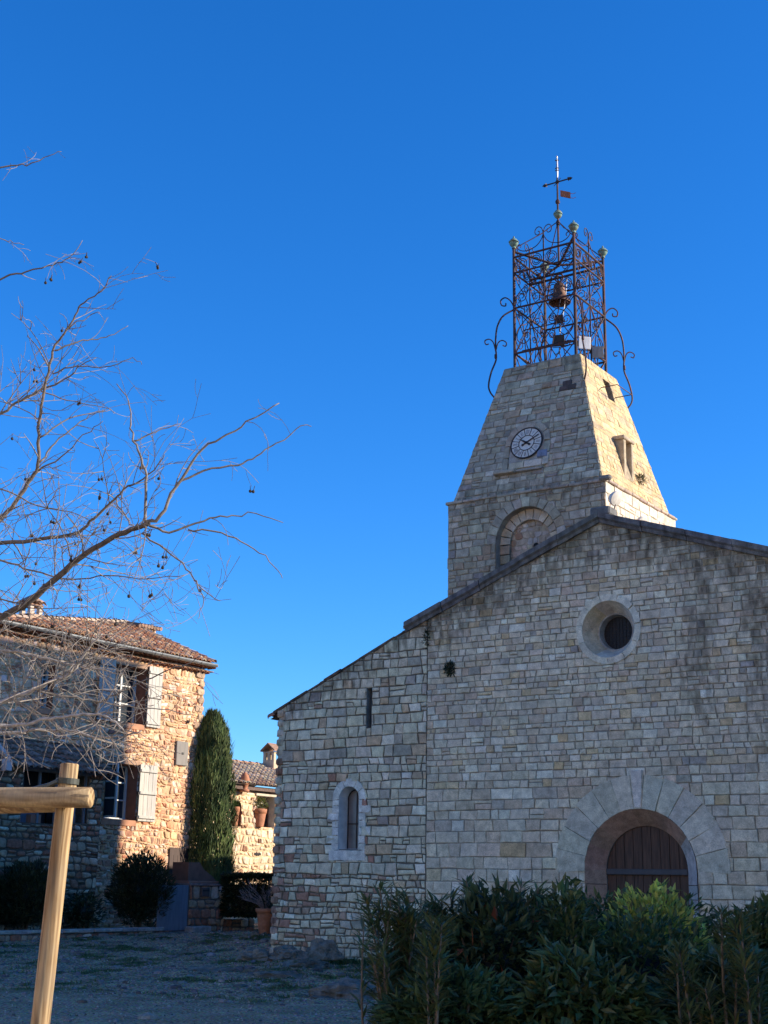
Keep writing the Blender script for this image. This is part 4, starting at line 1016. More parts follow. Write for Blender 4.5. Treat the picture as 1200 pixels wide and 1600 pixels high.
# porch: projecting lower block with lean-to roof on the left
PU = UH+1.35; pv1 = on_side(160, 1230, PU)[0]; pz = on_side(80, 1200, PU)[1]; pzt = pz+.75
PP = Pside(PU); pv0 = HV0
ow = [(on_side(38, 1205, PU)[0], on_side(95, 1205, PU)[0], on_side(40, 1285, PU)[1], pz-.12), (on_side(106, 1205, PU)[0], on_side(140, 1205, PU)[0], on_side(110, 1285, PU)[1], pz-.12)]
mb = MB()
backing(mb, PP, [(pv0, -.2), (pv1, -.2), (pv1, pz), (pv0, pz)], [[(a, c), (b_, c), (b_, d), (a, d)] for a, b_, c, d in ow], (.11, .085, .065))
masonry(mb, PP, (pv0, pv1, -.1, pz), [], [('rect', a-.02, b_+.02, c-.02, d+.02) for a, b_, c, d in ow], (.12, .26), (.9, 2.1), pal_rubble_grey, rng, jt=.03, wave=.09, gap=.013, bev=.03, hh=(.015, .05), rnd=True, split=.15)
mb.quad((PU, pv1, -.2), (UH, pv1, -.2), (UH, pv1, pzt), (PU, pv1, pz), (.3, .24, .19))
porch = mb.build('porch', M['rubble'], house)
mb = MB()
for a, b_, c, d in ow:
    mb.box(PU-.6, PU-.58, a-.1, b_+.1, c-.1, d+.1, (.02, .018, .018))
    mb.box(PU-.12, PU+.02, a-.06, b_+.06, d, d+.1, (.22, .24, .26))
    for v_ in (a+.03, b_-.03, (a+b_)/2): mb.box(PU-.12, PU-.06, v_-.03, v_+.03, c, d, (.16, .18, .2))
    mb.box(PU-.3, PU-.28, a, a+(b_-a)*.6, c, c+.32, (.09, .12, .17)); mb.box(PU-.28, PU-.1, a+.35*(b_-a), a+.62*(b_-a), c, c+.22, (.3, .14, .09))
mb.build('porch_window', M['paint'], porch)
mb = MB(); eo = .3
mb.add([(PU+eo, pv0, pz-.1), (PU+eo, pv1+.25, pz-.1), (UH, pv1+.25, pzt), (UH, pv0, pzt)], [(0, 1, 2, 3)], (.14, .11, .09))
tiles(mb, (PU+eo, pv0, pz-.08), (0, 1, 0), (UH-PU-eo, 0, pzt-pz+.1), pv1+.25-pv0, math.hypot(UH-PU-eo, pzt-pz+.1), rng, pal_tile_grey)
mb.build('porch_roof', M['tile'], porch)
pgv = on_side(8, 1190, PU+1.3)[0]
mb = MB()                                            # white barge board of the porch gable at the frame edge
mb.tube([(PU+1.3, pgv-.9, pz+.75), (PU+1.3, pgv+.12, pz-.02)], .07, 4, (.5, .5, .5)); mb.box(PU+1.2, PU+1.4, pgv-.02, pgv+.14, pz-.3, pz-.03, (.5, .5, .5))
mb.box(PU, PU+1.25, pgv-2., pgv-.1, -.2, pz-.1, (.2, .15, .13))
mb.build('porch_gable', M['paint'], porch)
# ================================================================== HOUSE BEHIND
UB = -20.5
bh = church_empty('low_stone_house', 'low sunlit stone house with tiled roof seen between the cypress and the church', 'house')
PB = Pside(UB); S_ = lambda x, y, U=UB: on_side(x, y, U)
bz = S_(366, 1230)[1]; 
ar = (S_(361, 1270)[0], S_(376.5, 1270)[0]); az0, az1 = S_(368, 1291)[1], S_(368, 1262)[1]
wi = (S_(401, 1260)[0], S_(429, 1260)[0]); wz0, wz1 = S_(410, 1292)[1], S_(410, 1244)[1]
acx, ar_ = (ar[0]+ar[1])/2, (ar[1]-ar[0])/2
mb = MB(); v0, v1 = 9.5, 19.
backing(mb, PB, [(v0, -.2), (v1, -.2), (v1, bz), (v0, bz)], [arch_loop(acx, az0, az1, ar_, 10), [(wi[0], wz0), (wi[1], wz0), (wi[1], wz1), (wi[0], wz1)]], (.62, .46, .28))
masonry(mb, PB, (v0, v1, -.1, bz), [], [('rect', ar[0]-.01, ar[1]+.01, az0, az1+ar_*.8), ('rect', wi[0]-.02, wi[1]+.02, wz0, wz1+.02)], (.14, .27), (.8, 1.7), lambda r, x, y: jit(r, (.33, .18, .11) if r.random() < .15 else (.72, .57, .40) if r.random() < .6 else (.66, .48, .31), .13), rng, jt=.045, wave=.13, gap=.016, bev=.03, hh=(.015, .05), rnd=True)
bv, bzz = S_(400, 1335); mb.box(UB+.03, UB+.06, bv-.14, bv+.2, bzz-.03, bzz+.05, (.05, .04, .04))
mb.build('wall', M['rubble'], bh)
mb = MB(); rr = UB-2.6; rzb = on_side(400, 1197, rr)[1]; el = bz+.1; eo = .35
mb.add([(UB+eo, v0, el), (UB+eo, v1, el), (rr, v1, rzb), (rr, v0, rzb)], [(0, 1, 2, 3)], (.16, .12, .09)); mb.add([(rr-3, v0, el), (rr-3, v1, el), (rr, v1, rzb), (rr, v0, rzb)], [(0, 1, 2, 3)], (.16, .12, .09))
mb.quad((UB-5.3, v0, -.2), (UB-.01, v0, -.2), (UB-.01, v0, bz), (UB-5.3, v0, bz), (.4, .3, .2))
tiles(mb, (UB+eo, v0, el+.02), (0, 1, 0), (rr-UB-eo, 0, rzb-el), v1-v0, math.hypot(rr-UB-eo, rzb-el), rng, lambda r: (.46, .37, .28) if r.random() < .6 else (.32, .21, .15), pitch=.24)
ridge((rr, v0, rzb+.02), (rr, v1, rzb+.02))
mb.box(UB-.02, UB+.22, v0, v1, bz-.06, bz+.07, (.16, .11, .09))
mb.build('roof', M['tile'], bh)
mb = MB(); mb.box(UB-.7, UB-.68, ar[0]-.3, ar[1]+.3, az0-.1, az1+.5, (.10, .05, .04))
q = [(a, b_) for a, b_ in arch_loop(acx, az0, az1, ar_, 10)]
for i in range(len(q)):
    p, r = q[i], q[(i+1) % len(q)]; mb.add([PB(*p, .02), PB(*r, .02), PB(*r, -.5), PB(*p, -.5)], [(0, 1, 2, 3)], (.2, .1, .07))
mb.build('arched_opening', M['plain'], bh)
mb = MB()
for i, (p, r) in enumerate((((wi[0], wz0), (wi[1], wz0)), ((wi[1], wz0), (wi[1], wz1)), ((wi[1], wz1), (wi[0], wz1)), ((wi[0], wz1), (wi[0], wz0)))):
    mb.add([PB(*p, .02), PB(*r, .02), PB(*r, -.35), PB(*p, -.35)], [(0, 1, 2, 3)], (.62, .56, .45))
mb.box(UB-.36, UB-.34, wi[0], wi[1], wz0, wz1, (.64, .58, .47)); mb.box(UB-.02, UB+.05, wi[0]-.1, wi[1]+.1, wz1, wz1+.1, (.6, .52, .4), .01)
wob = mb.build('window', M['plain'], bh)
mb = MB(); a = S_(404, 1260, UB-.34)[0]; b_ = S_(425, 1260, UB-.34)[0]; c_ = S_(417, 1260, UB-.34)[0]
mb.box(UB-.34, UB-.32, a, b_, wz0, wz1-.28, (.05, .035, .03)); mb.box(UB-.31, UB-.26, c_, b_, wz0, wz1-.28, (.23, .1, .065), .01)
mb.build('shutter', M['paint'], wob)
# chimney with slotted top
cvv, czz = on_side(426, 1190, rr+.3); cz1 = on_side(426, 1166, rr+.3)[1]
mb = MB(); cw = .27; zb = rzb-.7; zt = cz1-.12
mb.box(rr+.3-cw, rr+.3+cw, cvv-cw, cvv+cw, zb, zt-.42, (.56, .43, .29), .01)
for sx in (-1, 1):
    for sy in (-1, 1): mb.box(rr+.3+sx*cw*.75-.06, rr+.3+sx*cw*.75+.06, cvv+sy*cw*.75-.06, cvv+sy*cw*.75+.06, zt-.422, zt-.15, (.56, .43, .29))
mb.box(rr+.24, rr+.36, cvv-cw+.01, cvv-cw+.12, zt-.42, zt-.15, (.56, .43, .29)); mb.box(rr+.3-cw, rr+.3+cw, cvv-cw, cvv+cw, zt-.152, zt-.1, (.5, .38, .26))
chb = mb.build('chimney', M['plain'], bh)
mb = MB(); zz = zt-.1
for sx in (-1, 1): mb.add([(rr+.3+sx*(cw+.08), cvv-cw-.08, zz), (rr+.3+sx*(cw+.08), cvv+cw+.08, zz), (rr+.3, cvv+cw+.08, zz+.28), (rr+.3, cvv-cw-.08, zz+.28), (rr+.3+sx*(cw+.08), cvv-cw-.08, zz+.05), (rr+.3+sx*(cw+.08), cvv+cw+.08, zz+.05), (rr+.3, cvv+cw+.08, zz+.33), (rr+.3, cvv-cw-.08, zz+.33)], [(0, 1, 2, 3), (4, 5, 6, 7), (0, 4, 5, 1), (0, 3, 7, 4), (1, 5, 6, 2)], (.36, .22, .15))
mb.build('cap', M['tile'], chb)
def pot_profile(r, h): return [(r*.0, 0), (r*.62, 0), (r*.64, h*.03), (r*.9, h*.72), (r*.9, h*.74), (r*1.0, h*.75), (r*1.02, h*.96), (r*.98, h), (r*.86, h), (r*.84, h*.9), (0, h*.88)]
# finial and pots on the terrace wall
fo = church_empty('terracotta_finial', 'small terracotta finial standing on the wall top of the low house', 'ornament')
fv, fz = on_side(382, 1237, UB+.2); mb = MB()
mb.lathe((UB+.2, fv, fz), [(0, 0), (.17, 0), (.17, .06), (.09, .1), (.11, .16), (.16, .3), (.165, .42), (.12, .56), (.05, .64), (0, .67)], 14); mb.build('ornament', M['terracotta'], fo, True)
def leaf(mb, p, d, L, wd, up, col, fold=.25):
    d = Vector(d).normalized(); s = d.cross(Vector(up)); s = s.normalized() if s.length > 1e-4 else d.orthogonal().normalized(); n = s.cross(d)
    p = Vector(p); m1 = p+d*L*.45-n*L*.03
    mb.add([p, m1+s*wd*.5+n*wd*fold, p+d*L-n*L*.08, m1-s*wd*.5+n*wd*fold, m1], [(0, 4, 1), (4, 2, 1), (0, 3, 4), (4, 3, 2)], col)
def tuft(mb, c, r, n, L, wd, pal, rng, sq=.8, out=.5):
    c = Vector(c)
    for i in range(n):
        d = Vector((rng.gauss(0, 1), rng.gauss(0, 1), rng.gauss(0, 1)))
        d = d.normalized() if d.length > 0 else Vector((0, 0, 1)); k = rng.random()**.4*r
        p = c+Vector((d.x*k, d.y*k, d.z*k*sq)); dr_ = d*out+Vector((rng.gauss(0, .5), rng.gauss(0, .5), rng.gauss(.3, .5)))
        leaf(mb, p, dr_, L*rng.uniform(.6, 1.2), wd*rng.uniform(.7, 1.2), (rng.gauss(0, .4), rng.gauss(0, .4), 1), jit(rng, pal(rng), .18))
po = church_empty('flower_pot', 'terracotta pot with a round yellow green plant on the sunlit terrace wall', 'flower pot', 'flower pots on the terrace wall')
pv_, pz_ = on_side(404, 1292, UB+.02); mb = MB(); mb.lathe((UB+.02, pv_, pz_), pot_profile(.27, .62), 18); mb.build('pot', M['terracotta'], po, True)
mb = MB(); tuft(mb, (UB+.02, pv_, pz_+.78), .3, 420, .1, .05, lambda r: (.16, .15, .04) if r.random() < .5 else (.09, .12, .03), rng); mb.build('plant', M['leaf'], po)
po = church_empty('flower_pot', 'slim terracotta pot inside the arched opening beside the cypress', 'flower pot', 'flower pots on the terrace wall')
pv_, pz_ = on_side(366, 1291, UB-.15); mb = MB(); mb.lathe((UB-.15, pv_, pz_), pot_profile(.17, .66), 16); mb.build('pot', M['terracotta'], po, True)
mb = MB(); tuft(mb, (UB-.15, pv_, pz_+.78), .2, 140, .14, .05, lambda r: (.08, .11, .04), rng); mb.build('plant', M['leaf'], po)
# ================================================================== GROUND
def sstep(a, b_, x): t = max(0, min(1, (x-a)/(b_-a))); return t*t*(3-2*t)
def rockiness(x, y):
    r = sstep(18.5, 23, y+nz(x*.35, y*.35)*3)*(1-sstep(46, 52, y)); r2 = sstep(-1.5, 1.5, x+nz(x*.5, y*.5, 4)*1.5)*sstep(14, 18, y)
    return max(r, r2)*sstep(-22, -14, x)
def gz(x, y):
    z = .28*sstep(29, 39, y)
    r = rockiness(x, y)
    z += r*(.03*nz(x*1.1, y*.8, 3)+.07*abs(nz(x*2.9, y*2.6, 7))+.05*abs(nz(x*6, y*5, 9))-.04)
    d = math.hypot(x+2.2, (y-34.6)*.7); z += .25*max(0, 1-d/2.2)*(1+.8*nz(x*2, y*2))*(1 if y < 36 else .3)
    return z
def axis_pts(lo, hi, st, far):
    a = [lo+i*st for i in range(int((hi-lo)/st)+1)]; g = st
    r = a[-1]; out = []
    while r < far: g *= 1.35; r += g; out.append(r)
    l = a[0]; g = st; left = []
    while l > -far: g *= 1.35; l -= g; left.append(l)
    return left[::-1]+a+out
xs = axis_pts(-14, 7, .16, 2500); ys = axis_pts(10, 48, .16, 2500)
mb = MB()
cols = []; vs = []; rks = []
for y in ys:
    for x in xs:
        inn = -16 < x < 10 and 5 < y < 52
        vs.append((x, y, gz(x, y) if inn else (.28*sstep(29, 39, y) if abs(x) < 60 else 0)))
        r = rockiness(x, y) if inn else .3
        rks.append(max(.001, r))
        mo = sstep(.05, .32, nz(x*.9, y*.7, 20)+.5*nz(x*3, y*2.4, 30))*r
        c = Vector((.46, .345, .21)).lerp(Vector((.46, .35, .215)), r).lerp(Vector((.07, .11, .03)), mo*.95)
        cols.append(tuple(c*(1+.25*nz(x*1.3, y*1.1, 40))))
nx_ = len(xs)
mb.add(vs, [(j*nx_+i, j*nx_+i+1, (j+1)*nx_+i+1, (j+1)*nx_+i) for j in range(len(ys)-1) for i in range(nx_-1)], cols, rks)
m, t, b = new_mat('gravel_and_rock'); tc = nd(t, 'ShaderNodeTexCoord').outputs['Object']
n1 = noise_tex(t, 2.2, 10, tc); n2 = noise_tex(t, 22, 8, tc); vo = nd(t, 'ShaderNodeTexVoronoi', Scale=34.); t.links.new(tc, vo.inputs['Vector'])
c = mixc(t, 'MULTIPLY', 1., attr(t, 'Col').outputs['Color'], ramp(t, n1, .3, .7, (.8, .8, .8, 1), (1.15, 1.15, 1.14, 1)))
c = mixc(t, 'MULTIPLY', 1., c, ramp(t, n2, .35, .65, (.4, .4, .4, 1), (1.65, 1.65, 1.65, 1)))
c = mixc(t, 'MULTIPLY', .6, c, vo.outputs['Color'])
t.links.new(c, b.inputs['Base Color']); b.inputs['Roughness'].default_value = .95; b.inputs['Specular IOR Level'].default_value = .15
p = bump(t, b, n1, .3, .05); p = bump(t, b, n2, .7, .02, p); p = bump(t, b, vo.outputs['Distance'], .5, .02, p)
v2_ = nd(t, 'ShaderNodeTexVoronoi', Scale=6.5); t.links.new(tc, v2_.inputs['Vector'])
rk = nd(t, 'ShaderNodeMath', operation='MULTIPLY'); t.links.new(v2_.outputs['Distance'], rk.inputs[0]); t.links.new(attr(t, 'Stain').outputs['Fac'], rk.inputs[1]); bump(t, b, rk.outputs[0], .9, .09, p)
tag(mb.build('ground', m, None, True), kind='structure')
# rocks
def rock(c, sx, sy, sz, seed, name='rock', label=None, group=None, cat='rock'):
    import bmesh as bm__
    bm_ = bm__.new(); bm__.ops.create_icosphere(bm_, subdivisions=4, radius=1.)
    for v_ in bm_.verts:
        p = v_.co.copy(); k = 1+.42*noise.noise(p*1.7+Vector((seed, 0, 0)))+.3*abs(noise.noise(p*3.4+Vector((0, seed, 0))))+.10*noise.noise(p*8)+.05*noise.noise(p*17)
        v_.co = Vector((p.x*sx*k, p.y*sy*k, max(-.3, p.z)*sz*k))
    mb = MB(); bm_.verts.index_update(); mb.add([v_.co+Vector(c) for v_ in bm_.verts], [tuple(v_.index for v_ in f.verts) for f in bm_.faces], (.18, .17, .14)); bm_.free()
    o = mb.build(name, M['rock'], None, False)
    return tag(o, label, cat, group)
M['rock'] = stone_mat('outcrop_rock', (.5, 1.25), 5., .9, .05, moss=1)
def gpt(px, py):
    z = 0.
    for _ in range(4):
        d = ray(px, py); tt = (z-EYE.z)/d.z; q = EYE+d*tt; z = gz(q.x, q.y)
    return q
for i, (px, py, a, b_, c_, lb) in enumerate((
    (550, 1556, .6, .42, .22, 'large weathered grey boulder on the rough ground by the left end of the hedge'),
    (478, 1510, .5, .4, .16, 'low dark rock in front of the church corner'),
    (450, 1490, .32, .25, .16, 'rugged rock at the foot of the church corner, under its lowest stones'),
    (505, 1489, .34, .15, .26, 'reddish brown rock leaning against the foot of the aisle wall'),
    (398, 1492, .28, .22, .16, 'small pale stone lying in front of the flower pot blocks'),
    (330, 1518, .5, .35, .12, 'flat rock slab in the middle of the rough ground'),
    (440, 1528, .6, .3, .13, 'flat mossy slab nearer the camera than the church corner'))):
    q = gpt(px, py); o = rock((q.x, q.y, q.z-.04), a, b_, c_, i*3.7+1, 'rock', lb)
rng = random.Random(5)
mb = MB()
for i in range(3200):                                   # loose stones
    x = rng.uniform(-13, 4); y = rng.uniform(14.5, 42)
    if rng.random() > .15+.85*rockiness(x, y): continue
    if uvz((x, y, 0))[1] > -.1 and uvz((x, y, 0))[0] > -8.9: continue
    r = rng.uniform(.018, .06)*(1 if rng.random() < .93 else 2)
    pts = []
    for k in range(6): a = k*pi/3+rng.uniform(-.3, .3); pts.append((x+cos(a)*r*rng.uniform(.7, 1.3), y+sin(a)*r*rng.uniform(.7, 1.2)))
    z = gz(x, y)
    vs = [(p[0], p[1], z-.03) for p in pts]+[(x+(p[0]-x)*.85, y+(p[1]-y)*.85, z+r*.4*rng.uniform(.6, 1.2)) for p in pts]+[(x, y, z+r*.6)]
    mb.add(vs, [(k, (k+1) % 6, 6+(k+1) % 6, 6+k) for k in range(6)]+[(6+k, 6+(k+1) % 6, 12) for k in range(6)], jit(rng, (.2, .19, .18), .3))
for i in range(9000):                                  # gravel pebbles
    x = rng.uniform(-9, 3); y = 14.5+rng.random()**1.6*26
    if uvz((x, y, 0))[1] > -.1 and uvz((x, y, 0))[0] > -8.9: continue
    r = rng.uniform(.009, .024); z = gz(x, y); a = rng.uniform(0, 6)
    mb.add([(x+cos(a+k*1.57)*r*rng.uniform(.7, 1.3), y+sin(a+k*1.57)*r, z-.005) for k in range(4)]+[(x, y, z+r*.9)], [(0, 1, 4), (1, 2, 4), (2, 3, 4), (3, 0, 4)], jit(rng, (.34, .30, .24) if rng.random() < .7 else (.16, .14, .12), .3))
tag(mb.build('loose_stones', M['rock']), 'loose grey stones scattered over the rough ground', 'stones', kind='stuff')
mb = MB()
for i in range(26000):                                  # grass and moss tufts
    x = rng.uniform(-10, 5); y = rng.uniform(14.5, 36)
    if nz(x*.9, y*.7, 20)+.5*nz(x*3, y*2.4, 30) < .13 or rockiness(x, y) < .5: continue
    if uvz((x, y, 0))[1] > -.05 and uvz((x, y, 0))[0] > -8.9: continue
    z = gz(x, y); h = rng.uniform(.025, .075); a = rng.uniform(0, pi); dx, dy = cos(a)*.012, sin(a)*.012
    mb.add([(x-dx, y-dy, z-.01), (x+dx, y+dy, z-.01), (x+rng.uniform(-.04, .04), y+rng.uniform(-.04, .04), z+h)], [(0, 1, 2)], jit(rng, (.085, .13, .035), .25))
for i in range(3500):                                  # green strip at the foot of the aisle wall
    u_ = rng.uniform(-7.9, -3.5); v_ = -.08-abs(rng.gauss(0, .25)); q = W(u_, v_, 0)
    z = gz(q.x, q.y); h = rng.uniform(.04, .15); a = rng.uniform(0, pi); dx, dy = cos(a)*.014, sin(a)*.014
    mb.add([(q.x-dx, q.y-dy, z-.01), (q.x+dx, q.y+dy, z-.01), (q.x+rng.uniform(-.05, .05), q.y+rng.uniform(-.05, .05), z+h)], [(0, 1, 2)], jit(rng, (.045, .075, .02), .25))
tag(mb.build('grass', M['leaf']), 'short green grass and moss between the rocks', 'grass', kind='stuff')
# ================================================================== GARDEN EDGE IN FRONT OF THE HOUSE
UG = -15.7
G = lambda x, y, U=UG: on_side(x, y, U)
gzh = .22
# planter wall
mb = MB(); va, vb = -2.2, G(255, 1450)[0]; zt = G(150, 1451)[1]
masonry(mb, Pside(UG), (va, vb, .0, zt-.09), [], [], (.12, .2), (.9, 2.2), pal_rubble_grey, rng, jt=.02, wave=.05, gap=.012, bev=.02, hh=(.01, .04), rnd=True)
n = 12
for i in range(n): mb.box(UG-.28, UG+.06+rng.uniform(-.02, .02), va+(vb-va)*i/n+.006, va+(vb-va)*(i+1)/n-.006, zt-.09+rng.uniform(-.01, .01), zt, jit(rng, (.36, .35, .32), .12), .015)
mb.box(UG-.26, UG-.005, va, vb, -.1, zt-.1, (.16, .14, .12))
o = church_empty('planter_wall', 'long low stone planter wall with slab coping along the house garden', 'wall'); mb.build('stonework', M['rubble'], o)
mb = MB(); mb.box(UH+.06, UG-.26, va, vb, -.1, zt-.12, (.05, .04, .03)); mb.build('soil', M['plain'], o)
# gate
go = church_empty('garden_gate', 'plain grey sheet metal garden gate between bush and stone pillar', 'gate')
ga, gb = G(246, 1420)[0], G(292.5, 1420)[0]; g0, g1 = G(270, 1456)[1]+.03, G(270, 1383)[1]
mb = MB(); mb.box(UG-.02, UG+.02, ga, gb, g0, g1, (.15, .19, .23), .006); mb.build('panel', M['paint'], go)
mb = MB(); mb.box(UG+.02, UG+.06, ga+.22, ga+.31, g1-.34, g1-.14, (.02, .02, .02), .01); mb.tube([(UG+.06, ga+.27, g1-.2), (UG+.12, ga+.27, g1-.2), (UG+.12, ga+.2, g1-.2)], .012, 6); mb.build('lock', M['black_iron'], go)
mb = MB(); mb.box(UG-.05, UG+.3, ga-.1, gb+.1, -.1, g0-.02, (.2, .16, .13), .02); mb.build('threshold', M['slab'], go)
# pillar with letter box and number plate
pa, pb = gb+.05, G(349, 1420)[0]; p1 = G(320, 1384)[1]
po = church_empty('gate_pillar', 'stone gate pillar with letter box and small house number plate', 'pillar')
mb = MB(); mb.box(UG-.45, UG-.005, pa, pb, -.1, p1-.02, (.15, .13, .11))
masonry(mb, Pside(UG), (pa, pb, 0., p1), [], [], (.15, .3), (.8, 1.6), pal_rubble_grey, rng, jt=.03, wave=.06, gap=.014, bev=.025, hh=(.015, .05), rnd=True)
mb.box(UG-.5, UG+.05, pa-.03, pb+.03, p1-.01, p1+.06, (.2, .15, .13), .015); mb.build('stonework', M['rubble'], po)
la, lz0 = G(312, 1401); lb_, lz1 = G(325, 1387)
mb = MB(); mb.box(UG+.0, UG+.075, la, lb_, lz0, lz1, (.09, .07, .065), .01); mb.box(UG+.076, UG+.082, la+.04, lb_-.04, lz1-.1, lz1-.06, (.02, .02, .02)); mb.build('letter_box', M['paint'], po)
na, nz0 = G(341.5, 1393); nb, nz1 = G(349.5, 1385)
mb = MB(); mb.box(UG+.03, UG+.065, na, nb, nz0, nz1, (.28, .42, .60), .004); mb.box(UG+.066, UG+.069, na+.04*(nb-na), nb-.04*(nb-na), nz0+.3*(nz1-nz0), nz1-.02, (.75, .75, .75))
mb.box(UG+.07, UG+.073, na+.45*(nb-na), na+.55*(nb-na), nz0+.4*(nz1-nz0), nz1-.06, (.05, .08, .2)); mb.build('number_plate', M['paint'], po)
# rounded terracotta oven shape behind the pillar
UO = -16.3
oa, ob = G(294, 1365, UO)[0], G(336, 1365, UO)[0]; o0 = p1-.1; o1 = G(300, 1354, UO)[1]
oo = church_empty('brick_barbecue', 'reddish masonry barbecue with sloping hood behind the gate pillar', 'barbecue')
mb = MB(); om = (oa+ob)/2
pr = [(oa, o0), (ob+.05, o0), (ob+.08, o0+.22), (ob-.1, o0+.36), (om+.08, o0+.55), (om-.1, o1+.12), (oa, o1+.12)]
mb.prism(pr, Pside(UO), -.6, 0, (.20, .10, .065)); mb.box(UO-.7, UO+.06, oa-.03, ob+.12, o0+.16, o0+.23, (.38, .19, .12), .01); mb.box(UO-.6, UO, oa, ob, -.1, o0, (.2, .15, .12)); mb.build('hood', M['plain'], oo)
mb = MB(); mb.box(UO-.3, UO+.004, oa+.15, ob-.15, o0-.02, o0+.14, (.08, .045, .035)); mb.build('mouth', M['plain'], oo)
# low wall, loose block, pot blocks
mb = MB(); la, lb_ = pb+.02, G(397, 1445)[0]; l1 = G(370, 1436)[1]
masonry(mb, Pside(UG), (la, lb_, 0, l1), [], [], (.11, .2), (.9, 2.), pal_rubble_grey, rng, jt=.02, wave=.04, gap=.013, bev=.02, hh=(.01, .04), rnd=True); mb.box(UG-.4, UG-.003, la, lb_, -.1, l1-.01, (.13, .12, .1))
tag(mb.build('low_wall', M['rubble'], None), 'short low rubble wall between the gate pillar and the flower pot', 'wall'); o = bpy.data.objects['low_wall']; o.location = ORG; o.rotation_euler = (0, 0, -YAW)
ba, b0 = G(298, 1460, UG+.3); bb, b1 = G(329, 1447, UG+.3)
mb = MB(); mb.box(UG+.05, UG+.36, ba, bb, .05, b1, (.3, .3, .28), .03); o = tag(mb.build('stone_block', M['slab']), 'squared grey stone block lying at the foot of the gate pillar', 'stone'); o.location = ORG; o.rotation_euler = (0, 0, -YAW)
pq = at(413, 1463, 35.6)
for (dx, px, wd, lb) in ((0, 400, .34, 'dark rough stone block under the flower pot, left one'), (1, 418, .26, 'dark rough stone block under the flower pot, next to the church corner')):
    q = at(px, 1468, 35.5); o = rock((q.x, q.y, .12), wd, .3, .30, 50+dx*7, 'stone_block', lb, None, 'stone')
pot = empty('potted_shrub', pq, 0, 'large ribbed terracotta pot with a leafless shrub by the church corner', 'potted plant')
mb = MB(); mb.lathe((0, 0, 0), [(0, 0), (.13, 0), (.135, .03), (.165, .25), (.172, .26), (.17, .28), (.19, .44), (.197, .45), (.195, .47), (.205, .56), (.235, .57), (.24, .65), (.22, .66), (.2, .62), (0, .6)], 20); mb.build('pot', M['terracotta'], pot, True)
mb = MB()
for i in range(34):
    a = rng.uniform(0, 2*pi); r = rng.uniform(.25, .6); h = rng.uniform(.25, .62); sx = -.22
    p = [Vector((cos(a)*.05, sin(a)*.05, .6)), Vector((cos(a)*r*.4+sx*.3, sin(a)*r*.4, .6+h*.6)), Vector((cos(a)*r+sx, sin(a)*r*.6, .6+h))]
    mb.tube(smooth(p, 3), [.010-.0012*k for k in range(7)], 4, (.22, .19, .19))
    for _ in range(2):
        e = p[2]+Vector((rng.uniform(-.15, .15), rng.uniform(-.1, .1), rng.uniform(0, .18))); mb.tube([p[1].lerp(p[2], .6), e], [.005, .003], 4, (.22, .19, .19))
mb.build('branches', M['bark'], pot)
mb = MB(); tuft(mb, (.05, 0, .78), .2, 160, .1, .03, lambda r: (.03, .045, .02), rng); mb.build('leaves', M['leaf'], pot)
# ------------------------------------------------------------------ garden shrubs and cypress
def foliage_bush(name, c, rx, ry, h, n, L, wd, pal, seed, label, cat='bush', group=None, box=False, up=.4, stems=7):
    r_ = random.Random(seed); o = empty(name, c, 0, label, cat, group)
    mb = MB()
    for i in range(n):
        if box: x, y, z = r_.uniform(-1, 1), r_.uniform(-1, 1), r_.uniform(-1, 1); f = max(abs(x), abs(y), abs(z)); k = r_.uniform(.82, 1.03)/f; d = Vector((x*k, y*k, z*k))
        else:
            d = Vector((r_.gauss(0, 1), r_.gauss(0, 1), r_.gauss(0, 1))).normalized(); k = r_.random()**.28*(1+.22*noise.noise(d*2.2+Vector((seed, 0, 0)))+.12*noise.noise(d*5+Vector((0, seed, 0)))); d = d*k
        p = Vector((d.x*rx, d.y*ry, h*.5+d.z*h*.5))
        if p.z < .02: continue
        dv = Vector((d.x, d.y, d.z*.6+up))+Vector((r_.gauss(0, .5), r_.gauss(0, .5), r_.gauss(0, .45)))
        leaf(mb, p, dv, L*r_.uniform(.5, 1.4), wd*r_.uniform(.7, 1.3), (r_.gauss(0, .5), r_.gauss(0, .5), 1), jit(r_, pal(r_), .2))
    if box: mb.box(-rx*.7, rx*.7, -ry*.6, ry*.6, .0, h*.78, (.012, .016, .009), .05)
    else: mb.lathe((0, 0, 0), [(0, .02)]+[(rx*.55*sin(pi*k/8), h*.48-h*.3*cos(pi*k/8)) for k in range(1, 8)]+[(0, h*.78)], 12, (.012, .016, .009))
    mb.build('foliage', M['leaf'], o)
    mb = MB()
    for i in range(stems):
        a = r_.uniform(0, 2*pi); q = Vector((cos(a)*rx*.6, sin(a)*ry*.6, h*r_.uniform(.5, .8)))
        mb.tube(smooth([Vector((q.x*.12, q.y*.12, -.05)), Vector((q.x*.5, q.y*.5, q.z*.5)), q], 3), [.022-.0022*k for k in range(7)], 5)
    mb.build('stems', M['stem'], o); return o
dk = lambda r: (.04, .055, .025) if r.random() < .7 else (.06, .07, .03)
def bush_at(px, py0, py1, Y, hw, **kw):
    Y = W(-16.25, on_side(px, py0, -16.25)[0], 0).y
    a = at(px, py0, Y); b_ = at(px, py1, Y); rx = hw/FPX*Y
    return foliage_bush('garden_bush', (a.x, a.y, a.z), rx, rx*.8, b_.z-a.z, **kw)
bush_at(215, 1447, 1336, 39.6, 46, n=7000, L=.16, wd=.035, pal=dk, seed=3, label='rounded dark bush beside the grey garden gate', up=.7)
bush_at(37, 1452, 1352, 38.2, 48, n=7000, L=.16, wd=.035, pal=dk, seed=4, label='rounded dark bush at the left edge, behind the wooden post', up=.7)
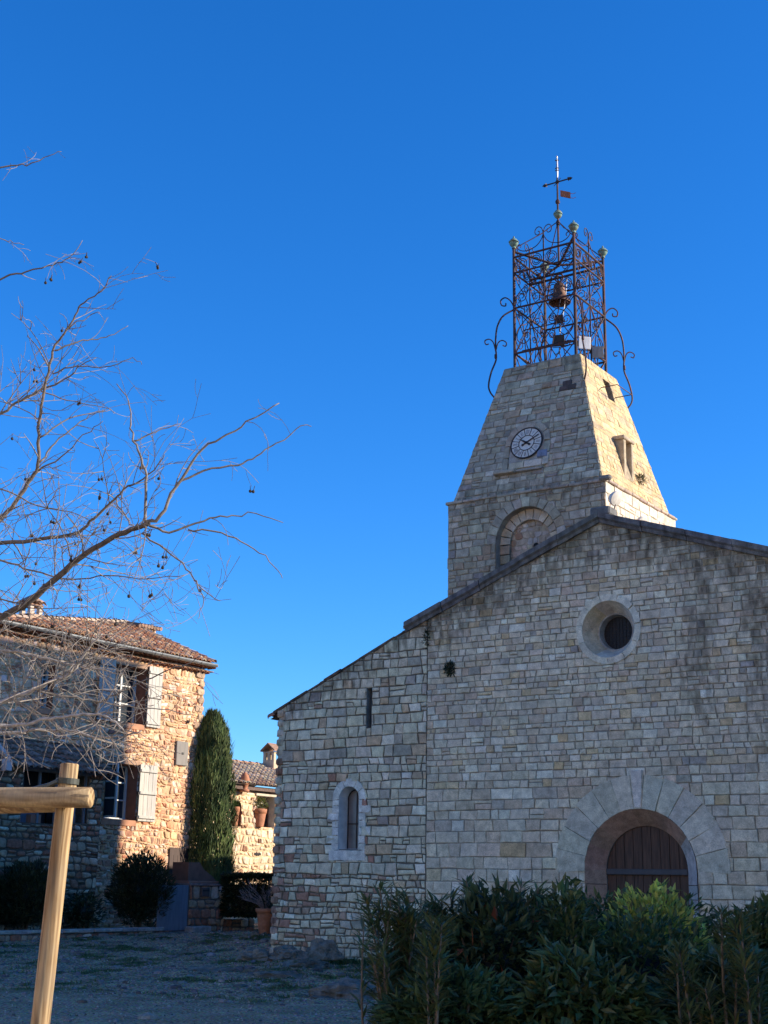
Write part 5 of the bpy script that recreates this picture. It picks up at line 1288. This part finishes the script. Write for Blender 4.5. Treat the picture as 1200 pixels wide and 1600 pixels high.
bush_at(128, 1452, 1396, 38.8, 30, n=900, L=.13, wd=.06, pal=lambda r: (.05, .065, .03), seed=5, label='small loose shrub between the two rounded dark bushes', up=.3)
q = at(391, 1432, 41.5); q1 = at(391, 1368, 41.5)
foliage_bush('clipped_hedge', q, .78, .5, q1.z-q.z, 11000, .10, .06, dk, 9, 'clipped dark hedge below the low sunlit house', 'hedge', box=True)
mb = MB(); q = at(236, 1452, 39.2)
for i in range(26): a = rng.uniform(0, 2*pi); leaf(mb, (0, 0, 0), (cos(a)*.6, sin(a)*.6, rng.uniform(.3, 1)), rng.uniform(.25, .42), .05, (0, 0, 1), jit(rng, (.09, .11, .09), .2))
o = tag(mb.build('agave', M['leaf']), 'small spiky agave at the foot of the rounded bush by the gate', 'plant'); o.location = q
mb = MB(); q = at(176, 1335, 42.2)                      # plant box under the lower window
for i in range(40): a = rng.uniform(0, 2*pi); leaf(mb, (rng.uniform(-.1, .1), rng.uniform(-.1, .1), 0), (cos(a)*.4, sin(a)*.4, rng.uniform(.6, 1)), rng.uniform(.3, .6), .025, (0, 0, 1), jit(rng, (.06, .075, .045), .2))
o = empty('plant_box', q, 0, 'upright spiky plant in a dark wooden box under the lower window', 'plant'); mb.build('plant', M['leaf'], o)
mb = MB(); mb.box(-.25, .3, -.15, .15, -.42, .03, (.07, .05, .04), .01); mb.box(-.2, .25, -.12, .12, -1.3, -.42, (.2, .16, .13)); mb.build('box', M['paint'], o)
# cypress
cq = at(326, 1400, 44.2); ct = at(333, 1107, 44.2); base = Vector((cq.x, cq.y, .2)); H = ct.z-.45
cy = empty('cypress_tree', base, 0, 'tall dense green cypress between the stone house and the church', 'tree')
r_ = random.Random(12); mb = MB(); lean = (ct.x-cq.x)/H
def cyr(t, a): 
    r = .76*min(1, .25+.75*(t/.16)**.8)*(1-max(0, t-.3)*.48)*(1 if t < .86 else max(.0, 1-((t-.86)/.15)**1.6)**.8)
    return r*(1+.2*nz(cos(a)*1.8, sin(a)*1.8, t*4)+.24*nz(cos(a)*4.5, sin(a)*4.5, t*9))
for i in range(15000):
    t = r_.random()**.92; a = r_.uniform(0, 2*pi); r = cyr(t, a)*(1-.34*r_.random()**1.7)
    p = Vector((cos(a)*r+lean*t*H, sin(a)*r, t*H)); d = Vector((cos(a)*.30+r_.gauss(0, .16), sin(a)*.30+r_.gauss(0, .16), 1))
    g = nz(cos(a)*2, sin(a)*2, t*9)
    c = Vector((.04, .072, .022)).lerp(Vector((.125, .165, .05)), max(0, min(1, .5+g*1.3)))
    leaf(mb, p, d, r_.uniform(.12, .34), r_.uniform(.03, .065), (cos(a), sin(a), .2), jit(r_, tuple(c), .2))
for k in range(9):                                       # separate tips at the top
    a = r_.uniform(0, 2*pi); rr_ = r_.uniform(.03, .3)
    for j in range(90):
        t = r_.random(); p = Vector((cos(a)*rr_+lean*H+r_.gauss(0, .05*(1.1-t)), sin(a)*rr_+r_.gauss(0, .05*(1.1-t)), H-.75+t*(.85-rr_)))
        leaf(mb, p, (r_.gauss(0, .15), r_.gauss(0, .15), 1), r_.uniform(.1, .24), .04, (cos(a), sin(a), .2), jit(r_, (.08, .10, .03), .25))
mb.build('crown', M['needle'], cy)
mb = MB(); mb.tube([(0, 0, -.3), (lean*H*.5, 0, H*.5), (lean*H*.9, 0, H*.9)], [.14, .09, .03], 8); mb.build('trunk', M['stem'], cy)
# wall plants
for (P_, n_, L_, lb, sz) in ((W(*[on_front(705, 1046)[0], -.05, on_front(705, 1046)[1]]), 260, .1, 'dark tuft of plant growing out of the church front below the roof slope', .11),
                         (W(on_front(668, 998)[0], -.03, on_front(668, 998)[1]), 160, .07, 'thin dark growth in the vertical joint beside the aisle wall', .09)):
    mb = MB(); tuft(mb, (0, 0, 0), sz, n_, L_, .03, lambda r: (.03, .04, .018), rng, sq=1.1 if sz > .1 else 2.6); o = tag(mb.build('wall_plant', M['leaf']), lb, 'plant'); o.location = P_
v_, z_ = on_side(996, 750, TU1-.25); mb = MB(); tuft(mb, (0, 0, 0), .12, 200, .12, .02, lambda r: (.06, .065, .03), rng); o = tag(mb.build('wall_plant', M['leaf']), 'grey green tuft growing beside the dormer on the sunlit tower face', 'plant'); o.location = W(TU1-.2, v_, z_)
# ================================================================== FRONT HEDGE
def oleander(px, Y, py_top, hw, nst, seed, label, nleaf=34, bare=.35, pal=None, L=.18, wd=.026, thick=.013, group='shrubs of the front hedge'):
    r_ = random.Random(seed); q = at(px, 1400, Y); H = at(px, py_top, Y).z; o = empty('oleander_shrub', (q.x, q.y, 0), 0, label, 'shrub', group)
    ms = MB(); ml = MB(); rx = hw/FPX*Y
    pal = pal or (lambda r: (.10, .135, .05) if r.random() < .7 else (.15, .17, .07) if r.random() < .8 else (.2, .17, .05))
    for i in range(nst):
        a = r_.uniform(0, 2*pi); rr_ = rx*sqrt(r_.random())*1.0; h = H*r_.uniform(.72, 1.0)*(1-.12*(rr_/rx)); b0 = Vector((cos(a)*rr_*.35, sin(a)*rr_*.3, -.05))
        e = Vector((cos(a)*rr_, sin(a)*rr_*.7, h-.1)); mid = b0.lerp(e, .5)+Vector((r_.gauss(0, .05), r_.gauss(0, .05), .08)); pts = smooth([b0, mid, e], 5)
        ms.tube(pts, [thick*(1-.6*k/(len(pts)-1)) for k in range(len(pts))], 5, jit(r_, (.26, .21, .14), .25))
        seg = len(pts)-1
        for k in range(nleaf):
            t = bare+(1-bare)*(k/nleaf); f = t*seg; j = min(int(f), seg-1); p = pts[j].lerp(pts[j+1], f-j); ax = (pts[j+1]-pts[j]).normalized()
            for w_ in range(3):
                b_ = r_.uniform(0, 2*pi); s = ax.orthogonal().normalized(); s2 = ax.cross(s); out = s*cos(b_)+s2*sin(b_)
                if r_.random() < .12: continue
                droop = r_.uniform(.1, 1.1)*(1.25-t*.5)
                d = out+ax*(1.15-droop)*1.1
                leaf(ml, p, d, L*r_.uniform(.6, 1.2), wd*r_.uniform(.8, 1.2), ax, jit(r_, pal(r_), .2), .2)
    ms.build('stems', M['stem'], o); ml.build('foliage', M['leaf'], o); return o
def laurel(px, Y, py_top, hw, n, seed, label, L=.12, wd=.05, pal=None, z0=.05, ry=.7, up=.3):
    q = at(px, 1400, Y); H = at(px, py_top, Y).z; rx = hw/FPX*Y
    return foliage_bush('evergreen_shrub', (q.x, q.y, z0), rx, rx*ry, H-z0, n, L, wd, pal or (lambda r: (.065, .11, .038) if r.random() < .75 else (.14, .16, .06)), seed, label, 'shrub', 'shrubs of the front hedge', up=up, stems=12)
oleander(640, 11.8, 1328, 72, 27, 31, 'oleander with pale bare stems at the left end of the front hedge', bare=.25, nleaf=34)
oleander(592, 11.2, 1400, 36, 7, 32, 'low thin oleander shoots at the far left foot of the hedge', bare=.2, nleaf=20)
oleander(735, 12.2, 1338, 62, 24, 33, 'dense upright oleander, second from the left in the hedge')
oleander(835, 12.6, 1340, 62, 24, 34, 'oleander with loose tall tips in front of the blank wall left of the portal', bare=.3)
oleander(682, 10.5, 1372, 30, 4, 39, 'slender oleander on a few thick pale stems in front of the hedge left end', bare=.5, nleaf=34, thick=.014)
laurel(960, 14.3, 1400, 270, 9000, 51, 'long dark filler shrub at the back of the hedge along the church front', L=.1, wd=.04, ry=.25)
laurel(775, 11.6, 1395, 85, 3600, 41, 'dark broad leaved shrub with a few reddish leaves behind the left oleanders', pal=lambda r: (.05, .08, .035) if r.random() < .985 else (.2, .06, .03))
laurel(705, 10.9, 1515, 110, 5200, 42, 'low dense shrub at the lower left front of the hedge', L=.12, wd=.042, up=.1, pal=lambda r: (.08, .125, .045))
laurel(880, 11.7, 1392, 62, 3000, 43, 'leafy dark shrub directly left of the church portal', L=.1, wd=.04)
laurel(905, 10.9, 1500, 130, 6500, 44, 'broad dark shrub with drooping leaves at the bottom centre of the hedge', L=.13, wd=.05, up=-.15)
laurel(1018, 12.7, 1388, 84, 5200, 45, 'rounded shrub in front of the portal door, sunlight painted into its yellow green leaves', L=.085, wd=.038, pal=lambda r: (.55, .54, .11) if r.random() < .65 else (.3, .36, .08), up=.7)  # bright leaf colour stands in for sun falling on this shrub
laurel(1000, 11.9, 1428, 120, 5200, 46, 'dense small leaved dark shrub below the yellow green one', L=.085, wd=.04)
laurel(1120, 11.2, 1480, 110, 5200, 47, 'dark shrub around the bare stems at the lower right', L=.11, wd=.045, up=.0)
oleander(1085, 10.6, 1425, 34, 4, 36, 'thin oleander with several bare forked stems low on the right', bare=.5, nleaf=26, thick=.014)
oleander(1150, 10.5, 1368, 44, 5, 37, 'oleander with tall thick bare stems near the right edge', bare=.5, nleaf=36, thick=.016)
oleander(1215, 11.9, 1372, 60, 20, 38, 'bushy oleander cut by the right edge of the photo', bare=.3)
laurel(1190, 11.8, 1410, 70, 3000, 48, 'dark shrub filling the hedge behind the right hand oleanders', L=.1, wd=.04)
# ================================================================== TREE STAKES
sk = empty('tree_stake_frame', at(78, 1600, 6.).xy.to_3d(), 0, 'round pine tree stake with a horizontal rail in the left foreground', 'tree stake')
O_ = Vector(sk.location)
def post(mb, a, b_, r, n=20, wob=.012, seed=0, bevel=.004):
    a, b_ = Vector(a)-O_, Vector(b_)-O_; ax = (b_-a).normalized(); x = ax.orthogonal().normalized(); y = ax.cross(x); L = (b_-a).length; K = 16
    ts = [0, .0+bevel/L]+[i/K for i in range(1, K)]+[1-bevel/L, 1]
    vs = []
    for i, t in enumerate(ts):
        rr_ = r*(.9 if i in (0, len(ts)-1) else 1)
        for k in range(n):
            q = 2*pi*k/n; w_ = 1+wob*nz(cos(q)+seed, sin(q), t*L*2.2); vs.append(a+ax*t*L+(x*cos(q)+y*sin(q))*rr_*w_)
    m_ = len(ts)
    mb.add(vs, [(i*n+k, i*n+(k+1) % n, (i+1)*n+(k+1) % n, (i+1)*n+k) for i in range(m_-1) for k in range(n)]+[tuple(range(n))[::-1], tuple((m_-1)*n+k for k in range(n))])
ptop = at(109, 1193, 6.0); pbot = at(63, 1600, 6.0); d = (pbot-ptop); d = d/d.z
foot = ptop+d*(-.2-ptop.z)
mb = MB(); post(mb, foot, ptop, .0385, seed=1); mb.build('post', M['wood'], sk, True)
M['rail_wood'] = wood_mat('rail_pine', (.52, .36, .185), (.25, .15, .068), 14., (.5, 6, 6))
ra, rb = at(-420, 1247, 6.12), at(143, 1246, 5.915)
mb = MB(); post(mb, ra, rb, .0425, seed=5); mb.build('rail', M['rail_wood'], sk, True)
rc_, rd_ = at(96, 1252, 6.06), at(-330, 1268, 7.6)
mb = MB(); post(mb, rc_, rd_, .045, seed=8); mb.build('rail', M['rail_wood'], sk, True)
mb = MB(); axp = (ptop-foot).normalized(); c = ptop-axp*.075-O_
mb.lathe(c, [(.0425, -.012), (.048, -.012), (.048, .012), (.0425, .012)], 20, (.06, .065, .05), axp)
q1 = c+(at(70, 1228, 6.05)-at(100, 1222, 6.0)); mb.tube([c+Vector((-.03, -.035, 0)), q1, q1+Vector((-.25, .3, -.03))], .011, 6, (.07, .075, .055)); mb.build('tie', M['paint'], sk)
# far stakes of the same frame, out of view on the left
for a in (at(-330, 1600, 7.6),): mb = MB(); t_ = rd_+Vector((.05, 0, .12)); post(mb, (t_.x-.02, t_.y, -.2), t_, .042, seed=12); mb.build('post', M['wood'], sk, True)
# ================================================================== BARE TREE
tr = empty('bare_tree', (-4.4, 8.6, 0), 0, 'leafless tree reaching in from the left with thin twigs and dark hanging pods', 'tree')
TO = Vector(tr.location); r_ = random.Random(77)
trunk = smooth([Vector((-4.4, 8.6, -.1)), Vector((-4.35, 8.5, 1.2)), Vector((-4.2, 8.4, 2.4)), Vector((-4.1, 8.3, 3.6)), Vector((-4.05, 8.25, 5.2)), Vector((-3.8, 8.2, 6.6)), Vector((-3.9, 8.3, 7.8))], 4)
mt_ = MB(); mt_.tube([p-TO for p in trunk], [.16*(1-k/(len(trunk)-1))**.8+.006 for k in range(len(trunk))], 10, (.22, .19, .16)); mt_.build('trunk', M['bark'], tr, True)
limbs = MB(); twg = MB(); tips = []
def limb(px, w0, w1, Y0, Y1, root=None, dens=1., tl=.8, col=(.21, .18, .15)):
    n = len(px); pts = []
    for i, (x, y) in enumerate(px): pts.append(at(x, y, Y0+(Y1-Y0)*i/max(1, n-1)))
    if root is not None: pts = [Vector(root)]+pts
    L = smooth(pts, 4); L = [p+Vector((r_.gauss(0, .004), r_.gauss(0, .004), r_.gauss(0, .004))) for p in L]; m_ = len(L)
    rad = [w0+(w1-w0)*(k/(m_-1))**.8 for k in range(m_)]
    limbs.tube([p-TO for p in L], rad, 7, col)
    tot = sum((L[i+1]-L[i]).length for i in range(m_-1))
    for _ in range(int(tot*5.2*dens)):
        k = r_.randint(2 if root is not None else 1, m_-2); p = L[k]; ax = (L[k+1]-L[k]).normalized()
        twig(p, ax, tl*r_.uniform(.18, .75), min(rad[k]*.55, r_.uniform(.0028, .0048)), 0)
    tips.append(L[-1]); return L
def twig(p, ax, ln, r, lev):
    s = Vector((r_.gauss(0, 1), r_.gauss(0, .7), r_.gauss(0, 1))); s = (s-ax*s.dot(ax)); s = s.normalized() if s.length > .01 else ax.orthogonal()
    d = (ax*r_.uniform(.4, 1.1)+s*r_.uniform(.5, 1.1)).normalized(); pts = [p]; n = 5; cv = Vector((r_.gauss(0, .12), r_.gauss(0, .12), r_.gauss(-.03, .14)))
    for i in range(n):
        d = (d+cv+Vector((r_.gauss(0, .055), r_.gauss(0, .055), r_.gauss(0, .055)))).normalized(); pts.append(pts[-1]+d*ln/n)
    twg.tube([q-TO for q in pts], [max(.0013, r*(1-.65*k/n)) for k in range(n+1)], 4, (.26, .225, .19), cap=False)
    tips.append(pts[-1])
    if lev < 2 and ln > .16:
        for _ in range(r_.choice((1, 2, 2, 3))):
            k = r_.randint(1, n-1); twig(pts[k], (pts[k+1]-pts[k]).normalized(), ln*r_.uniform(.3, .6), r*.72, lev+1)
TR = lambda z: Vector((-4.15, 8.35, z))
A = limb([(-160, 1060), (0, 966), (45, 940), (100, 893), (160, 848), (205, 828), (232, 816)], .025, .0125, 7.6, 7.2, TR(2.4), dens=1.7, col=(.12, .095, .075))  # dark bark colour paints the backlit, shaded side of this limb
limb([(230, 817), (250, 807), (275, 759), (308, 709), (346, 684), (387, 659), (437, 630)], .0115, .003, 7.2, 7.1, dens=.55, tl=.6)
limb([(272, 768), (277, 757), (317, 736), (371, 726), (400, 713), (433, 692), (471, 667), (487, 664)], .008, .002, 7.2, 7.3, dens=.6, tl=.5)
limb([(230, 818), (267, 832), (317, 813), (354, 807), (400, 803), (442, 817)], .008, .002, 7.2, 7.3, dens=.6, tl=.5)
limb([(292, 828), (346, 832), (387, 851), (421, 876), (442, 903)], .0055, .002, 7.22, 7.3, dens=.5, tl=.4)
limb([(221, 832), (258, 859), (292, 888), (308, 913), (344, 940)], .006, .002, 7.2, 7.0, dens=.9, tl=.6)
limb([(304, 905), (317, 938), (310, 968)], .004, .0015, 7.05, 7.0, dens=.6, tl=.4)
limb([(227, 824), (228, 755), (221, 717), (210, 688), (204, 663), (200, 626), (183, 601)], .009, .0025, 7.2, 7.4, dens=.8, tl=.6)
limb([(211, 690), (242, 674), (283, 663)], .0055, .002, 7.3, 7.35, dens=.8, tl=.5)
limb([(-140, 850), (0, 847), (60, 845), (121, 832), (146, 809), (179, 780), (200, 761), (233, 742), (258, 709)], .017, .003, 7.9, 7.6, TR(3.3), dens=2.1, col=(.16, .13, .10))
limb([(179, 780), (195, 805), (206, 822)], .005, .003, 7.6, 7.3, dens=.5, tl=.5)
D = limb([(-150, 960), (0, 813), (25, 784), (50, 747), (60, 726), (60, 680), (65, 634), (75, 580), (85, 542), (100, 522), (117, 492), (133, 472), (158, 455), (173, 430)], .018, .003, 8.3, 8.0, TR(3.2), dens=1.3, tl=.6, col=(.15, .12, .095))  # bark darkened here too, as a backlit limb
limb([(62, 722), (80, 700), (110, 672), (140, 650), (165, 640)], .007, .002, 8.1, 8.2, dens=1.1, tl=.7)
limb([(60, 735), (95, 715), (130, 680), (160, 658)], .006, .002, 8.15, 7.9, dens=1.1, tl=.7)
limb([(63, 684), (108, 653), (145, 645), (172, 640)], .006, .002, 8.1, 8.3, dens=1., tl=.6)
limb([(85, 549), (121, 534), (150, 530), (179, 522), (200, 509)], .006, .002, 8., 8.1, dens=.7, tl=.5)
limb([(108, 513), (137, 494), (158, 488)], .0045, .002, 8., 8., dens=.7, tl=.5)
limb([(75, 570), (54, 538), (42, 522)], .005, .002, 8., 8.1, dens=.9, tl=.5)
limb([(-120, 700), (0, 647), (25, 630), (62, 609), (104, 592), (121, 576), (150, 559)], .013, .0025, 8.5, 8.3, TR(4.0), dens=1.5)
limb([(83, 585), (121, 572), (150, 575), (178, 571), (205, 560), (222, 568)], .005, .002, 8.1, 8.1, dens=.8, tl=.5)
limb([(62, 609), (95, 622), (137, 632), (175, 640)], .005, .002, 8.4, 8.5, dens=.9, tl=.6)
limb([(-120, 480), (0, 436), (42, 424), (83, 413), (108, 403), (129, 376)], .010, .002, 8.4, 8.3, TR(4.8), dens=.75, tl=.4)
limb([(-120, 300), (0, 263), (42, 257), (67, 247), (98, 236)], .009, .002, 8.4, 8.4, TR(5.2), dens=.45, tl=.4)
limb([(-60, 345), (0, 371), (20, 378), (37, 382)], .005, .002, 8.3, 8.4, TR(5.1), dens=.5, tl=.3)
# lower limbs across the house, bark painted pale as if sunlit
limb([(-150, 1150), (0, 1099), (45, 1080), (75, 1068), (108, 1053), (126, 1032), (144, 1005), (158, 992)], .017, .004, 7.0, 6.8, TR(2.0), dens=1.8, col=(.42, .38, .33))
limb([(-150, 1000), (0, 1015), (39, 1023), (90, 1033), (126, 1041), (153, 1045), (195, 1055)], .012, .003, 7.5, 7.3, TR(2.3), dens=2., col=(.36, .32, .27))
limb([(-150, 1150), (0, 1134), (39, 1131), (90, 1122), (129, 1117), (162, 1117), (180, 1128), (195, 1143)], .013, .004, 6.9, 6.7, TR(1.9), dens=1.6, tl=.6, col=(.42, .38, .33))
limb([(-150, 1150), (0, 1146), (60, 1141), (111, 1143), (150, 1152), (192, 1149), (219, 1143)], .0125, .003, 7.1, 6.9, TR(1.9), dens=1.6, tl=.55, col=(.40, .36, .31))
limb([(150, 1098), (168, 1092), (192, 1080), (228, 1062), (264, 1047), (300, 1035), (315, 1023)], .006, .002, 7.4, 7.2, dens=.7, tl=.5)
limb([(108, 1053), (130, 1030), (165, 1012), (200, 1003), (228, 1000)], .006, .002, 6.85, 6.9, dens=1., tl=.6)
limb([(60, 1080), (110, 1090), (150, 1095), (200, 1105), (250, 1108), (300, 1118)], .006, .002, 7., 7.2, dens=1., tl=.5)
limb([(-100, 900), (0, 935), (60, 950), (100, 985), (140, 1030)], .008, .002, 7.9, 7.6, TR(2.9), dens=2.)
limb([(-100, 760), (0, 765), (60, 790), (110, 800), (150, 820)], .008, .002, 8.2, 8., TR(3.6), dens=2.2)
limb([(-100, 880), (0, 878), (50, 890), (110, 905), (170, 900), (230, 905), (290, 898)], .008, .002, 7.7, 7.4, TR(2.9), dens=2.)
limbs.build('limbs', M['bark'], tr, True); twg.build('twigs', M['bark'], tr)
# hanging pods
pod = None; r_.shuffle(tips); n = 0
vis = []
for p in tips:
    dd = p-EYE; z_ = dd.dot(F); x = 600+FPX*dd.dot(RR)/z_; y = 800-FPX*dd.dot(UU)/z_
    if 0 < x < 480 and 220 < y < 1000: vis.append(p)
for p in vis[:48]:
    for k in range(r_.choice((1, 2, 2))):
        if n >= 84: break
        h = r_.uniform(.022, .03); q = p+Vector((r_.gauss(0, .007), r_.gauss(0, .007), -h))
        if pod is None:
            mb = MB(); mb.lathe((0, 0, 0), [(0, -.014), (.009, -.011), (.0125, -.002), (.011, .006), (.004, .012), (.0026, .014), (.0024, .045)], 8); pod = mb.build('seed_pod', M['berry'], tr, True); o = pod
        else:
            o = pod.copy(); C.objects.link(o); o.parent = tr
        o.location = q-TO; o.scale = (.72, .72, .72); o.rotation_euler = (r_.gauss(0, .2), r_.gauss(0, .2), r_.uniform(0, 6)); n += 1
# ================================================================== ADDED HOUSES, unseen outside the frame (they cast shade and bounce sunlight)
def plain_house(name, label, ctr, sx, sy, h, rz, wc=(.45, .37, .28), wm='rubble', face=-1):
    o = empty(name, ctr, rz, label, 'house'); mb = MB(); mb.box(-sx, sx, -sy, sy, -.3, h, wc); mb.build('wall', M[wm], o)
    mb = MB(); q = .35; mb.add([(-sx-q, -sy-q, h-.05), (sx+q, -sy-q, h-.05), (sx+q, sy+q, h-.05), (-sx-q, sy+q, h-.05), (0, -sy-q, h+sx*.4), (0, sy+q, h+sx*.4)], [(0, 1, 4), (1, 2, 5, 4), (2, 3, 5), (3, 0, 4, 5), (0, 3, 2, 1)], (.3, .16, .1)); mb.build('roof', M['tile'], o)
    for k in range(3):
        for s in (face,):
            mb = MB(); y = -sy+(k+.5)*2*sy/3; mb.box(s*sx-.03, s*sx+.03, y-.5, y+.5, h*.45, h*.45+1.5, (.4, .2, .13), .01); f = mb.build('window', M['paint'], o)
            mb = MB(); mb.box(s*sx-.04, s*sx-.031, y-.4, y+.4, h*.45+.1, h*.45+1.4); mb.build('pane', M['glass'], f)
plain_house('added_house', 'added house, unseen right of the square, to keep its ground in shade', (26., 15.6, 0), 3., 8.6, 10.2, 0)  # added out of view to block the sun from the square
plain_house('tall_added_house', 'tall added house, unseen right behind the church, to shade the left house wall', W(11., 17.95, 0), 3., 2.75, 18.4, -YAW)  # added out of view; its height is set to shade the left house
NH = Vector((.86, .51, 0)); PH_ = Vector((-.51, .86, 0))  # sunlit walls added behind the camera to bounce warm light onto the church
for k, (tt, dep, sy, h, z, c, lb) in enumerate((
    (-13, 0, 5.6, 9., 0, (.70, .54, .37), 'added ochre house behind the camera for bounce light, farthest of the nearest row'),
    (-1, .6, 5.8, 10.5, 0, (.74, .63, .48), 'added pale cream house behind the camera for bounce light, middle of the nearest row'),
    (10.5, 0, 5., 9.5, 0, (.70, .50, .36), 'added pinkish house behind the camera for bounce light, nearest to the square'),
    (-16, 13, 8., 17., 3, (.74, .62, .45), 'added pale house for bounce light on the second terrace behind the camera, left one'),
    (2, 13.5, 8.5, 19., 3, (.72, .56, .38), 'added ochre house for bounce light on the second terrace behind the camera, right one'),
    (-8, 28, 15., 29., 6, (.76, .65, .48), 'added long pale house for bounce light, crowning the hill behind the camera'))):
    ctr = Vector((-12, -6, 0))+PH_*tt-NH*(4+dep)
    plain_house('added_house', lb, (ctr.x, ctr.y, 0), 4, sy, h, atan2(NH.y, NH.x), c, 'plain', 1)
